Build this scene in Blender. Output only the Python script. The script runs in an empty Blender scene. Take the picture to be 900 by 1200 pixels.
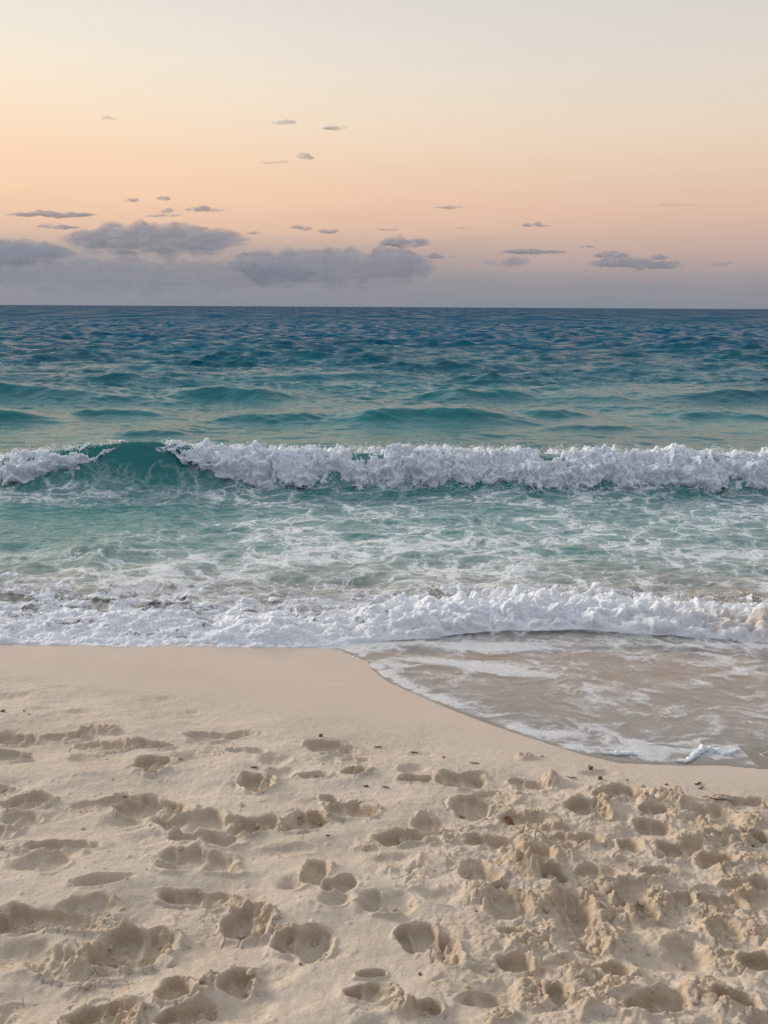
import bpy, math, random
import numpy as np

rng = np.random.default_rng(7)
random.seed(7)
scene = bpy.context.scene
COL = scene.collection

# ------------------------------------------------------------------ camera
H = 2.3                       # eye height above the sea
FPX = 906.0                   # focal length in pixels of a 900 x 1200 picture
PITCH = math.atan(240.3 / FPX)
ROLL = math.radians(0.32)
cp, sp = math.cos(PITCH), math.sin(PITCH)
FWD = np.array([0, cp, -sp])
U0 = np.array([0, sp, cp])
X0 = np.array([1.0, 0, 0])
RGT = math.cos(ROLL) * X0 + math.sin(ROLL) * U0
UPV = math.cos(ROLL) * U0 - math.sin(ROLL) * X0


def ray(px, py):
    return FWD + RGT * ((px - 450) / FPX) + UPV * ((600 - py) / FPX)


def on_plane(px, py, z=0.0):
    d = ray(px, py)
    t = (z - H) / d[2]
    return d[0] * t, d[1] * t


def profile(y):
    y = np.asarray(y, float)
    return np.where(y < 5.0, 0.75 - 0.15 * y, np.maximum(-0.10 * (y - 5.0), -3.0)) + np.where(y < 0, 0.15 * y * 0.8, 0)


def on_sand(px, py):
    d = ray(px, py)
    t = 1.0
    for _ in range(60):
        g = float(profile(d[1] * t))
        t += 0.8 * ((g - H) / d[2] - t)
    return d[0] * t, d[1] * t


cam = bpy.data.cameras.new("camera")
co = bpy.data.objects.new("camera", cam)
COL.objects.link(co)
from mathutils import Matrix
M = Matrix.Identity(4)
for i in range(3):
    M[i][0], M[i][1], M[i][2] = RGT[i], UPV[i], -FWD[i]
M[2][3] = H
co.matrix_world = M
cam.sensor_fit = 'VERTICAL'
cam.sensor_height = 24
cam.lens = 24 * FPX / 1200
cam.clip_start = 0.05
cam.clip_end = 60000
scene.camera = co

# ------------------------------------------------------------------ noise


class Perlin:
    def __init__(s, seed):
        r = np.random.default_rng(seed)
        p = r.permutation(256)
        s.p = np.concatenate([p, p, p]).astype(np.int32)
        a = r.uniform(0, 2 * np.pi, 256)
        s.gx, s.gy = np.cos(a), np.sin(a)

    def __call__(s, x, y):
        xf, yf = np.floor(x), np.floor(y)
        xi, yi = xf.astype(np.int64) & 255, yf.astype(np.int64) & 255
        x, y = x - xf, y - yf
        u = x * x * x * (x * (x * 6 - 15) + 10)
        v = y * y * y * (y * (y * 6 - 15) + 10)
        p = s.p
        a, b = p[xi] + yi, p[xi + 1] + yi
        h00, h01, h10, h11 = p[a], p[a + 1], p[b], p[b + 1]
        g = lambda h, dx, dy: s.gx[h] * dx + s.gy[h] * dy
        n0 = g(h00, x, y) + u * (g(h10, x - 1, y) - g(h00, x, y))
        n1 = g(h01, x, y - 1) + u * (g(h11, x - 1, y - 1) - g(h01, x, y - 1))
        return (n0 + v * (n1 - n0)) * 1.5


PN = [Perlin(100 + i) for i in range(24)]


def fbm(x, y, octv=4, k=0, gain=0.5):
    s, a, f = 0, 1.0, 1.0
    for i in range(octv):
        s = s + a * PN[(k + i) % 24](x * f + 17.3 * i, y * f - 9.1 * i)
        a *= gain
        f *= 2.03
    return s


def billow(x, y, octv=4, k=0, gain=0.5):
    s, a, f = 0, 1.0, 1.0
    for i in range(octv):
        s = s + a * (np.sqrt(PN[(k + i) % 24](x * f + 7.3 * i, y * f + 3.1 * i) ** 2 + .015) - .06)
        a *= gain
        f *= 2.03
    return s


def worley(x, y, seed=1):
    xi, yi = np.floor(x).astype(np.int64), np.floor(y).astype(np.int64)
    f1 = np.full(x.shape, 9.0)
    f2 = np.full(x.shape, 9.0)
    idv = np.zeros(x.shape)
    for dx in (-1, 0, 1):
        for dy in (-1, 0, 1):
            cx, cy = xi + dx, yi + dy
            h = (cx * 374761393 + cy * 668265263 + seed * 974711) & 0x7fffffff
            h = ((h ^ (h >> 13)) * 1274126177) & 0x7fffffff
            h = h ^ (h >> 16)
            jx = (h & 1023) / 1023.0
            jy = ((h >> 10) & 1023) / 1023.0
            d = np.hypot(cx + jx - x, cy + jy - y)
            n = d < f1
            f2 = np.where(n, f1, np.minimum(f2, d))
            idv = np.where(n, ((h >> 20) & 255) / 255.0, idv)
            f1 = np.where(n, d, f1)
    return f1, f2, idv


def sstep(a, b, x):
    t = np.clip((x - a) / (b - a), 0, 1)
    return t * t * (3 - 2 * t)


# ------------------------------------------------------------------ mesh helpers
def mesh_from(name, V, F, mat, attrs=None, parent=None, smooth=True):
    """V (n,3); F (m,4) or (m,3) numpy arrays"""
    me = bpy.data.meshes.new(name)
    V = np.ascontiguousarray(V, np.float32)
    F = np.ascontiguousarray(F, np.int32)
    me.vertices.add(len(V))
    me.vertices.foreach_set("co", V.ravel())
    k = F.shape[1]
    me.loops.add(F.size)
    me.loops.foreach_set("vertex_index", F.ravel())
    me.polygons.add(len(F))
    me.polygons.foreach_set("loop_start", np.arange(0, F.size, k, dtype=np.int32))
    me.update(calc_edges=True)
    me.validate()
    for an, av in (attrs or {}).items():
        if av.ndim == 2:
            at = me.attributes.new(an, 'FLOAT_COLOR', 'POINT')
            c = np.ones((len(av), 4), np.float32)
            c[:, :3] = av
            at.data.foreach_set("color", c.ravel())
        else:
            at = me.attributes.new(an, 'FLOAT', 'POINT')
            at.data.foreach_set("value", np.ascontiguousarray(av, np.float32))
    if smooth:
        me.shade_smooth()
    else:
        me.shade_flat()
    me.materials.append(mat)
    o = bpy.data.objects.new(name, me)
    COL.objects.link(o)
    if parent:
        o.parent = parent
    return o


def grid_faces(nr, nc, keep=None):
    i = np.arange(nr * nc).reshape(nr, nc)
    F = np.stack([i[:-1, :-1], i[:-1, 1:], i[1:, 1:], i[1:, :-1]], -1).reshape(-1, 4)
    if keep is not None:
        k = keep.reshape(-1)
        F = F[k[F].all(1)]
    return F


def grid_obj(name, X, Y, Z, mat, attrs=None, keep=None, parent=None):
    nr, nc = X.shape
    F = grid_faces(nr, nc, keep)
    V = np.stack([X.ravel(), Y.ravel(), Z.ravel()], 1)
    at = {}
    for k, v in (attrs or {}).items():
        at[k] = v.reshape(-1, 3) if v.ndim == 3 else v.ravel()
    if keep is not None:
        used = np.zeros(len(V), bool)
        used[F.ravel()] = True
        idx = np.cumsum(used) - 1
        F = idx[F]
        V = V[used]
        at = {k: v[used] for k, v in at.items()}
    return mesh_from(name, V, F, mat, at, parent)


def tag(o, label, cat, group=None, kind=None):
    o["label"] = label
    o["category"] = cat
    if group:
        o["group"] = group
    if kind:
        o["kind"] = kind
    return o


def empty(name, loc=(0, 0, 0)):
    o = bpy.data.objects.new(name, None)
    o.location = loc
    COL.objects.link(o)
    return o


# ------------------------------------------------------------------ node helpers
class NT:
    def __init__(s, tree):
        s.t = tree
        tree.nodes.clear()

    def n(s, typ, ins=None, **props):
        nd = s.t.nodes.new(typ)
        for k, v in props.items():
            setattr(nd, k, v)
        for k, v in (ins or {}).items():
            sock = nd.inputs[k]
            if isinstance(v, bpy.types.NodeSocket):
                s.t.links.new(v, sock)
            else:
                sock.default_value = v
        return nd

    def math(s, op, a, b=0.0, c=0.0, clamp=False):
        nd = s.t.nodes.new('ShaderNodeMath')
        nd.operation = op
        nd.use_clamp = clamp
        for i, v in enumerate((a, b, c)):
            if isinstance(v, bpy.types.NodeSocket):
                s.t.links.new(v, nd.inputs[i])
            else:
                nd.inputs[i].default_value = v
        return nd.outputs[0]

    def smooth(s, x, a, b, lo=0.0, hi=1.0):
        nd = s.t.nodes.new('ShaderNodeMapRange')
        nd.interpolation_type = 'SMOOTHSTEP'
        for i, v in enumerate((x, a, b, lo, hi)):
            if isinstance(v, bpy.types.NodeSocket):
                s.t.links.new(v, nd.inputs[i])
            else:
                nd.inputs[i].default_value = v
        return nd.outputs[0]

    def mixc(s, f, a, b):
        nd = s.t.nodes.new('ShaderNodeMix')
        nd.data_type = 'RGBA'
        for i, v in ((0, f), (6, a), (7, b)):
            if isinstance(v, bpy.types.NodeSocket):
                s.t.links.new(v, nd.inputs[i])
            else:
                nd.inputs[i].default_value = v if i == 0 else (*v, 1)
        return nd.outputs[2]

    def ramp(s, f, stops):
        nd = s.t.nodes.new('ShaderNodeValToRGB')
        cr = nd.color_ramp
        while len(cr.elements) < len(stops):
            cr.elements.new(0.5)
        for e, (p, c) in zip(cr.elements, stops):
            e.position = p
            e.color = (*c, 1)
        s.t.links.new(f, nd.inputs[0])
        return nd.outputs[0]


def lin(r, g, b):
    f = lambda c: c / 12.92 if c <= 0.04045 else ((c + 0.055) / 1.055) ** 2.4
    return (f(r / 255), f(g / 255), f(b / 255))


def new_mat(name):
    m = bpy.data.materials.new(name)
    m.use_nodes = True
    return m, NT(m.node_tree)


# ------------------------------------------------------------------ sky and light
SUN_AZ = math.radians(-62)     # left of straight out to sea
SUN_EL = math.radians(15)
world = bpy.data.worlds.new("World")
scene.world = world
world.use_nodes = True
w = NT(world.node_tree)
tc = w.n('ShaderNodeTexCoord').outputs['Generated']
sep = w.n('ShaderNodeSeparateXYZ', {0: tc})
dx, dy, dz = sep.outputs
left = [(0.0, lin(138, 143, 155)), (0.045, lin(148, 149, 158)), (0.062, lin(170, 160, 161)), (0.088, lin(230, 193, 168)), (0.12, lin(247, 206, 173)),
        (0.17, lin(251, 217, 184)), (0.215, lin(251, 228, 201)), (0.255, lin(246, 232, 212)), (0.29, lin(238, 231, 218)),
        (0.33, lin(231, 223, 213)), (0.55, lin(226, 224, 224)), (1.0, lin(216, 222, 232))]
right = [(0.0, lin(134, 140, 151)), (0.028, lin(150, 147, 153)), (0.062, lin(194, 168, 161)), (0.11, lin(222, 186, 166)),
         (0.155, lin(230, 201, 177)), (0.19, lin(231, 211, 190)), (0.25, lin(224, 214, 202)), (0.32, lin(214, 210, 206)),
         (0.55, lin(214, 214, 218)), (0.8, lin(210, 214, 224)), (1.0, lin(216, 222, 232))]
back = [(0.0, lin(128, 138, 155)), (0.06, lin(148, 146, 160)), (0.15, lin(168, 160, 170)), (0.3, lin(174, 176, 190)),
        (0.6, lin(196, 202, 214)), (1.0, lin(216, 222, 232))]
hmp = w.n('ShaderNodeMapping', {0: tc, 'Scale': (5.0, 5.0, 40.0)})
hnz = w.n('ShaderNodeTexNoise', {0: hmp.outputs[0], 'Scale': 1.5, 'Detail': 4.0, 'Roughness': 0.5})
dz = w.math('ADD', dz, w.math('MULTIPLY', w.math('MULTIPLY', w.math('SUBTRACT', hnz.outputs[0], 0.5), 0.030), w.smooth(dz, 0.13, 0.02)))
rl, rr, rb = w.ramp(dz, left), w.ramp(dz, right), w.ramp(dz, back)
fx = w.smooth(dx, -0.55, 0.5)
front = w.mixc(fx, rl, rr)
fy = w.smooth(dy, 0.55, -0.45)
# faint streaks of high thin cloud
mp = w.n('ShaderNodeMapping', {0: tc, 'Scale': (3.0, 3.0, 26.0)})
nz = w.n('ShaderNodeTexNoise', {0: mp.outputs[0], 'Scale': 1.6, 'Detail': 5.0, 'Roughness': 0.55})
streak = w.smooth(nz.outputs[0], 0.5, 0.75, 0.0, 0.10)
lowonly = w.smooth(dz, 0.24, 0.05)
streak = w.math('MULTIPLY', streak, lowonly)
front = w.mixc(streak, front, lin(176, 150, 150))
skyc = w.mixc(fy, front, rb)
nish = w.n('ShaderNodeTexSky', sky_type='NISHITA', sun_disc=False, sun_elevation=SUN_EL,
           sun_rotation=SUN_AZ, air_density=1.2, dust_density=2.0)
bg_n = w.n('ShaderNodeBackground', {0: nish.outputs[0], 1: 0.06})
bg_g = w.n('ShaderNodeBackground', {0: skyc, 1: 1.0})
mixw = w.n('ShaderNodeMixShader', {0: 0.94, 1: bg_n.outputs[0], 2: bg_g.outputs[0]})
w.n('ShaderNodeOutputWorld', {0: mixw.outputs[0]})

sl = bpy.data.lights.new("sun", 'SUN')
sl.energy = 3.0
sl.angle = math.radians(18)
sl.color = (1.0, 0.88, 0.76)
so = bpy.data.objects.new("sun", sl)
COL.objects.link(so)
from mathutils import Vector
sdir = Vector((math.sin(SUN_AZ) * math.cos(SUN_EL), math.cos(SUN_AZ) * math.cos(SUN_EL), math.sin(SUN_EL)))
so.rotation_euler = (-sdir).to_track_quat('-Z', 'Y').to_euler()

# ------------------------------------------------------------------ plan curves (metres on the ground)


def curve(pts, sand=True):
    g = np.array([on_sand(*p) if sand else on_plane(*p) for p in pts])
    return lambda x: np.interp(x, g[:, 0], g[:, 1])


wet_line = curve([(-60, 782), (0, 786), (60, 796), (130, 806), (200, 814), (300, 830), (400, 846), (480, 852), (560, 872),
                  (650, 893), (740, 908), (900, 926)])
swash_edge = curve([(360, 757), (398, 761), (420, 770), (436, 784), (455, 798), (482, 811), (520, 827), (570, 846), (620, 864), (680, 882), (720, 891),
                    (750, 893), (790, 895), (850, 896), (900, 900)])
lip_line = curve([(-200, 752), (-60, 756), (0, 754), (60, 757), (130, 759), (210, 761), (300, 762), (360, 761), (400, 757), (440, 753),
                  (500, 748), (540, 743), (600, 739), (680, 738), (740, 742), (800, 746), (850, 750), (900, 755), (1000, 758)], False)

# ------------------------------------------------------------------ sand
# footprints: picture-free plan positions, worked out from the photograph: (px, py, w, h, depth cm, steepness, style)
FP = [
    (185, 819, 52, 9, 1.4, 0, 0), (92, 834, 60, 8, 1.4, 0, 0), (15, 816, 50, 8, 1.2, 0, 0), (65, 806, 42, 7, 1.0, 0, 0), (225, 834, 18, 6, 1, 0, 0),
    (78, 861, 44, 10, 3.0, 1, 1), (20, 864, 50, 14, 3.5, 1, 1), (120, 873, 62, 14, 3.0, 1, 1), (175, 873, 54, 12, 3.0, 1, 1), (14, 884, 46, 14, 3.5, 1, 0), (108, 888, 52, 15, 2.0, 0, 0),
    (178, 897, 46, 22, 4.0, 1, 1), (255, 863, 66, 12, 2.6, 1, 0), (290, 881, 52, 7, 1.6, 1, 0), (225, 887, 60, 11, 1.8, 0, 0), (390, 876, 60, 13, 3.0, 1, 1),
    (420, 889, 32, 8, 2, 1, 0), (416, 905, 32, 16, 3, 1, 1), (302, 918, 36, 22, 4.5, 1, 1), (330, 905, 40, 13, 2.2, 0, 0), (368, 910, 42, 11, 2.5, 1, 1),
    (385, 936, 22, 11, 3, 1, 1), (412, 951, 68, 25, 4.0, 1, 1), (30, 939, 56, 18, 3.4, 1, 1), (180, 947, 86, 24, 4.2, 1, 1), (148, 960, 56, 20, 2.6, 0, 0),
    (225, 967, 88, 25, 3.6, 1, 0), (300, 970, 50, 20, 4, 1, 1), (22, 957, 56, 16, 3, 1, 0), (6, 970, 34, 18, 3, 1, 0), (356, 966, 52, 22, 3.2, 1, 1), (240, 985, 80, 17, 3.2, 1, 0),
    (80, 991, 84, 14, 2.6, 1, 0), (470, 984, 76, 20, 4.0, 1, 1), (52, 1010, 68, 32, 3.0, .6, 0), (100, 993, 50, 12, 2, 0, 0), (230, 1010, 90, 30, 3.4, 1, 0), (125, 1035, 90, 11, 2.4, 0, 0),
    (370, 1025, 34, 30, 3.4, 1, 1), (340, 1038, 42, 16, 2.6, 0, 0), (396, 1040, 50, 18, 3.0, 1, 0), (242, 1052, 92, 20, 3.4, 1, 1), (290, 1079, 58, 38, 5.0, 1, 1), (60, 1078, 140, 24, 3.6, 1, 1), (6, 1087, 40, 22, 4, 1, 1),
    (155, 1108, 92, 48, 5.5, 1, 1), (350, 1105, 64, 38, 5.0, 1, 0), (396, 1055, 42, 14, 2.4, 0, 0), (442, 1060, 54, 24, 3.4, .6, 0), (436, 1141, 40, 12, 2.6, 1, 0),
    (430, 1165, 54, 24, 3.6, 1, 1), (205, 1161, 44, 30, 3.6, 1, 1), (278, 1153, 42, 38, 4.2, 1, 1), (125, 1188, 86, 38, 5, 1, 1), (18, 1118, 90, 34, 2.6, 0, 0), (215, 1195, 70, 30, 4, 1, 1),
    (575, 988, 72, 24, 4, 1, 1), (670, 983, 70, 20, 4, 1, 1), (738, 990, 32, 18, 4, 1, 1), (768, 970, 44, 18, 4, 1, 1), (800, 996, 60, 20, 3.6, 1, 1), (625, 1003, 54, 24, 4, 1, 1),
    (560, 1026, 46, 28, 3.2, .6, 1), (770, 1023, 52, 16, 3.4, 1, 1), (588, 1040, 24, 11, 2.6, 1, 0), (672, 1068, 50, 56, 4.6, .7, 1), (600, 1060, 60, 40, 3.6, .6, 1), (748, 1060, 44, 28, 4.6, 1, 1), (800, 1048, 32, 16, 3, 1, 1),
    (850, 1055, 52, 26, 4, 1, 1), (489, 1100, 44, 42, 4.4, 1, 0), (521, 1112, 32, 42, 4.0, 1, 1), (605, 1129, 40, 20, 3.4, 1, 0), (605, 1091, 40, 15, 3.2, 1, 1), (805, 1114, 46, 40, 3.6, .5, 0), (770, 1182, 92, 34, 4.2, .7, 1),
    (565, 1170, 64, 20, 3.2, .7, 0), (655, 1165, 28, 34, 4.0, 1, 1), (890, 1130, 44, 30, 3.6, 1, 1), (466, 1060, 42, 24, 2.4, 0, 0), (492, 915, 38, 14, 3, 1, 1), (540, 915, 56, 20, 3.6, 1, 1), (485, 901, 32, 11, 2.0, 0, 0),
    (550, 946, 44, 26, 3.6, 1, 1), (505, 964, 42, 24, 3.0, .6, 1), (620, 917, 42, 12, 2.6, 1, 1), (728, 931, 62, 20, 4.2, 1, 1), (690, 948, 46, 22, 4.0, 1, 1), (765, 950, 36, 12, 3, 1, 1), (875, 942, 52, 14, 3.2, 1, 1),
    (830, 955, 60, 16, 3, .7, 1), (885, 982, 36, 22, 4, 1, 1), (612, 961, 60, 16, 2.6, .5, 1), (700, 905, 40, 7, 1.4, 0, 0), (495, 883, 40, 6, 1.2, 0, 0), (840, 1010, 40, 18, 3.5, 1, 1), (700, 1020, 50, 22, 3.4, .7, 1),
    (720, 1140, 50, 24, 3.2, .6, 1), (860, 1175, 60, 30, 3.6, .8, 1), (500, 1185, 40, 24, 3, 1, 1), (690, 1105, 36, 24, 3.0, .8, 1), (850, 1090, 40, 24, 3.4, .8, 1), (645, 1030, 36, 18, 3, .8, 1), (895, 1040, 36, 22, 3.4, .8, 1),
]
# heaps: (px, py, w, h, height cm)
HP = [(118, 856, 60, 9, 3.6), (92, 862, 36, 5, 2), (648, 915, 24, 20, 4.5), (782, 936, 44, 22, 4.0), (755, 940, 20, 18, 3), (708, 946, 16, 20, 3.0), (150, 872, 40, 5, 1.6),
      (312, 916, 14, 16, 2.5), (431, 905, 8, 12, 2.0), (615, 888, 24, 8, 2.2), (860, 985, 60, 22, 4.0), (815, 983, 60, 18, 3.2), (640, 1020, 50, 26, 3.5),
      (565, 1050, 50, 30, 2.6), (610, 1015, 40, 22, 3.2), (525, 985, 20, 14, 2.8), (505, 990, 30, 12, 2.0), (310, 1078, 26, 26, 3.2), (105, 1120, 50, 26, 3.0), (140, 1112, 36, 18, 2.4),
      (695, 1060, 30, 44, 3.4), (770, 1050, 40, 28, 3.0), (830, 1075, 60, 40, 3.4), (705, 1040, 50, 26, 3.0), (620, 1165, 60, 40, 4.0), (690, 1180, 60, 40, 4.0), (480, 1185, 70, 22, 3.4),
      (625, 1100, 90, 30, 2.6), (720, 1100, 70, 40, 3.0), (855, 1125, 60, 40, 3.2), (880, 1010, 40, 20, 3.0), (245, 1150, 20, 30, 2.6), (240, 1168, 30, 16, 2.0), (160, 1190, 40, 24, 3), (300, 1150, 14, 30, 2.0),
      (512, 1098, 14, 46, 1.6), (335, 1094, 40, 26, 2.0), (300, 1060, 36, 12, 1.6), (660, 1000, 40, 18, 2.6), (740, 1075, 30, 22, 2.6), (590, 1195, 60, 20, 3), (840, 940, 50, 10, 2.2), (880, 965, 40, 12, 3.0), (720, 1165, 40, 26, 3.6)]


def pads(px, py, w_, h_):
    x, y = on_sand(px, py)
    x1, _ = on_sand(px + w_ / 2, py)
    _, ya = on_sand(px, py - h_ / 2)
    _, yb = on_sand(px, py + h_ / 2)
    return x, (ya + yb) / 2, abs(x1 - x), abs(ya - yb) / 2


def build_sand():
    # rows
    ys = [-60, -25, -10, -4, -1.5, -0.4, 0.2, 0.6, 0.9, 1.1, 1.25]
    y = 1.32
    while y < 6.5:
        ys.append(y)
        y += max(0.0024, 0.00068 * y * y) if y < 5.2 else 0.05
    ys += [7, 8, 10, 14, 20, 35, 60]
    ys = np.array(ys)
    un = 1900
    u = np.linspace(-1.6, 1.6, un)
    ext = np.array([1.7, 1.85, 2.2, 3, 5, 9, 20, 60, 200])
    u = np.concatenate([-ext[::-1], u, ext])
    hw = np.maximum(0.5 * ys + 0.62 * (1 - sstep(2.5, 6, ys) * 0.35), 1.0) * 0.93
    X = u[None, :] * hw[:, None]
    Y = np.repeat(ys[:, None], len(u), 1)
    base = profile(Y)
    wl = wet_line(X)
    dry = sstep(-0.05, 0.45, wl - Y)             # 0 wet and smooth, 1 trampled
    und = 0.026 * fbm((X + .5 * Y) / 0.75, (Y - .15 * X) / 0.42, 3, 0) + 0.009 * fbm(X / 0.28, Y / 0.16, 3, 5)
    z = base + und * (0.10 + 0.9 * dry) + 0.006 * fbm(X / 1.7, Y / 0.8, 2, 3) * (1 - dry)
    # churned, crumbly sand to the right
    bx = np.interp(Y, [1.4, 1.7, 2.0, 2.3, 2.6, 3.0, 3.3], [0.02, 0.12, 0.22, 0.12, 0.3, 0.75, 1.1])
    churn = sstep(-0.18, 0.22, X - bx + 0.22 * fbm(X / 0.35, Y / 0.35, 3, 8)) * dry
    churn = churn * (1 - sstep(3.0, 3.35, Y))
    damp = 0.0 * X
    lump = billow(X / 0.20, Y / 0.17, 4, 2, 0.55)
    f1, f2, idv = worley(X / 0.075 + 0.5 * fbm(X / .1, Y / .1, 2, 4), Y / 0.07 + 0.5 * fbm(X / .1, Y / .1, 2, 6), 3)
    g1, g2, idv2 = worley(X / 0.028, Y / 0.026, 5)
    clod = sstep(0.02, 0.22, f2 - f1) * (0.2 + idv) * 0.017 + (idv > .6) * 0.005
    crumb = np.clip(0.55 - g1, 0, 1) * (idv2 > 0.45) * 0.020 + .005 * np.abs(PN[3](X / .012, Y / .012))
    patch = sstep(-0.1, 0.5, fbm(X / 0.22, Y / 0.22, 3, 9))
    z = z + .82 * churn * (0.030 * (lump - 0.45) + patch * (clod + crumb * 1.0) + 0.004 * fbm(X / 0.03, Y / 0.03, 3, 1))
    damp = np.maximum(damp, churn * (0.35 + 0.65 * patch) * sstep(0.25, 0.6, lump))

    R = np.random.default_rng(3)
    items = [('p',) + f for f in FP] + [('h',) + h for h in HP]
    lst = []
    for it in items:
        x, yy, a, b = pads(*it[1:5])
        lst.append((it[0], x, yy, a, b) + tuple(it[5:]))
    # more prints outside the picture on both sides
    for _ in range(70):
        sgn = R.choice([-1, 1])
        yy = R.uniform(1.3, 3.2)
        xx = sgn * (0.5 * yy + 0.35 + R.uniform(0, 0.9))
        lst.append(('p', xx, yy, R.uniform(.07, .14), R.uniform(.05, .09), R.uniform(2, 4.5), 1, 1))
    for _ in range(40):
        yy = R.uniform(1.0, 1.5)
        lst.append(('p', R.uniform(-1.5, 1.5), yy - 0.05, R.uniform(.07, .13), R.uniform(.05, .08), R.uniform(2, 4.5), 1, 1)) if yy < 1.38 else None
    for _ in range(75):      # faint older dents between the fresh prints
        yy = 1.4 + 2.0 * R.uniform() ** 1.4
        xx = R.uniform(-1, 1) * (.52 * yy + .2)
        if yy < float(wet_line(xx)) - .35:
            sf = R.uniform() < .6
            lst.insert(0, ('p', xx, yy, R.uniform(.05, .13), R.uniform(.03, .07), R.uniform(1.0, 2.2), 0.2 if sf else .9, 0 if sf else 1))
    lst = [l for l in lst if l]
    for k, it in enumerate(lst):
        kind, x, yy, a, b, d = it[:6]
        b = b * ((.86 if it[6] > .5 else 1.0) if kind == 'p' else 1.0)
        R2 = max(a, b) * 2.0 + 0.06
        r0, r1 = np.searchsorted(ys, [yy - b * 2.0 - 0.06, yy + b * 2.0 + 0.06])
        if r1 <= r0:
            continue
        xr = X[(r0 + r1) // 2]
        c0, c1 = np.searchsorted(xr, [x - R2 * 1.15, x + R2 * 1.15])
        if c1 - c0 < 3:
            continue
        sl_ = (slice(r0, r1), slice(c0, c1))
        xx, y2 = X[sl_], Y[sl_]
        ang = R.uniform(-0.25, 0.25)
        ca, sa = math.cos(ang), math.sin(ang)
        u_ = ((xx - x) * ca + (y2 - yy) * sa) / a
        v_ = (-(xx - x) * sa + (y2 - yy) * ca) / b
        wob = 0.36 * fbm(xx / 0.13 + k * 3.1, y2 / 0.10, 2, k % 20) + 0.07 * fbm(xx / 0.035, y2 / 0.035 + k, 3, (k + 7) % 20)
        if kind == 'p' and a > .055 and it[6] > .5:      # heel, waist and ball of the foot
            hd = 1 if k % 3 else -1
            v_ = v_ / (1.02 - .19 * np.exp(-((u_ * hd + .18) / .26) ** 2) - .14 * sstep(-.1, -1.0, u_ * hd))
        r = (np.abs(u_) ** 2.4 + np.abs(v_) ** 2.2) ** (1 / 2.3) + wob
        if kind == 'p':
            steep, style = it[6], it[7]
            wdt = 0.90 - 0.64 * steep
            d = d * (1.08 if steep > .5 else 1.0)
            m = sstep(1.05, 1.05 - wdt, r)
            tilt = R.uniform(-1, 1)
            lump_ = billow(xx / 0.05 + k, y2 / 0.045, 3, (k + 3) % 20)
            floor = base[sl_] + und[sl_] * .5 - 0.01 * d * (0.95 + 0.22 * tilt * u_ - 0.10 * v_)
            if a > .055 and steep > .5:
                floor = floor + .01 * d * .34 * np.exp(-((u_ * (1 if k % 3 else -1) + .18 + .15 * wob) / .17) ** 2)
            if style:
                side = R.choice([-1, 1, 1])
                heap = sstep(0.1, 0.95, u_ * side + 0.5 * fbm(xx / .06, y2 / .06 + k, 2, 3))
                floor = floor + heap * 0.01 * d * (0.25 + 0.75 * lump_) * 0.8 + 0.004 * fbm(xx / .02, y2 / .02, 2, 5)
                gg1, gg2, gid = worley(xx / 0.03 + k, y2 / 0.03, 11)
                floor = floor + heap * np.clip(.5 - gg1, 0, 1) * (gid > .4) * 0.014
            else:
                floor = floor + 0.002 * fbm(xx / .03, y2 / .03, 2, 5)
            zz = z[sl_]
            zz = zz * (1 - m) + np.minimum(floor, zz) * m
            rimn = np.clip(0.55 + 0.9 * fbm(xx / 0.12 + k, y2 / 0.1, 2, (k + 5) % 20), 0, 1.6)
            rim = np.exp(-((r - 1.17) / 0.14) ** 2) * (r > .85)
            zz = zz + rim * rimn * 0.01 * d * (0.36 if steep > .5 else 0.16)
            # cracks beside the rim
            if steep > .5 and style:
                cf1, cf2, _ = worley(xx / 0.06 + k + .4 * fbm(xx / .05, y2 / .05, 2, 1), y2 / 0.05, 21)
                crk = sstep(0.10, 0.0, cf2 - cf1) * np.exp(-((r - 1.28) / 0.22) ** 2) * (rimn > 0.6)
                zz = zz - crk * 0.010
            z[sl_] = zz
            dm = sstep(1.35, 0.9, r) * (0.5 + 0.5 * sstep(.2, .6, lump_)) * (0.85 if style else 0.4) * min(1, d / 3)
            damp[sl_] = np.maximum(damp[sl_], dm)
        else:
            m = sstep(1.15, 0.35, r)
            gg1, gg2, gid = worley(xx / 0.055 + k, y2 / 0.05, 31)
            lump_ = billow(xx / 0.06 + k, y2 / 0.05, 4, (k + 3) % 20, .55)
            z[sl_] = z[sl_] + m * 0.01 * d * (0.35 + 0.75 * lump_) + sstep(0.1, .6, m) * (sstep(0.0, .25, gg2 - gg1) - .5) * 0.006
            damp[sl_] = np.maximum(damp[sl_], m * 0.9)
    # grains and pocks
    pk1, _, pid = worley(X / 0.05, Y / 0.05, 41)
    z = z + dry * (0.0013 * fbm(X / 0.035, Y / 0.035, 3, 12) + np.clip(.22 - pk1, 0, 1) * (pid > .8) * 0.02)
    wet = (1 - sstep(-0.22, 0.18, wl - Y + 0.10 * fbm(X / 0.6, Y / 0.25, 3, 2)))
    return X, Y, z, wet, np.clip(damp, 0, 1), dry


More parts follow.
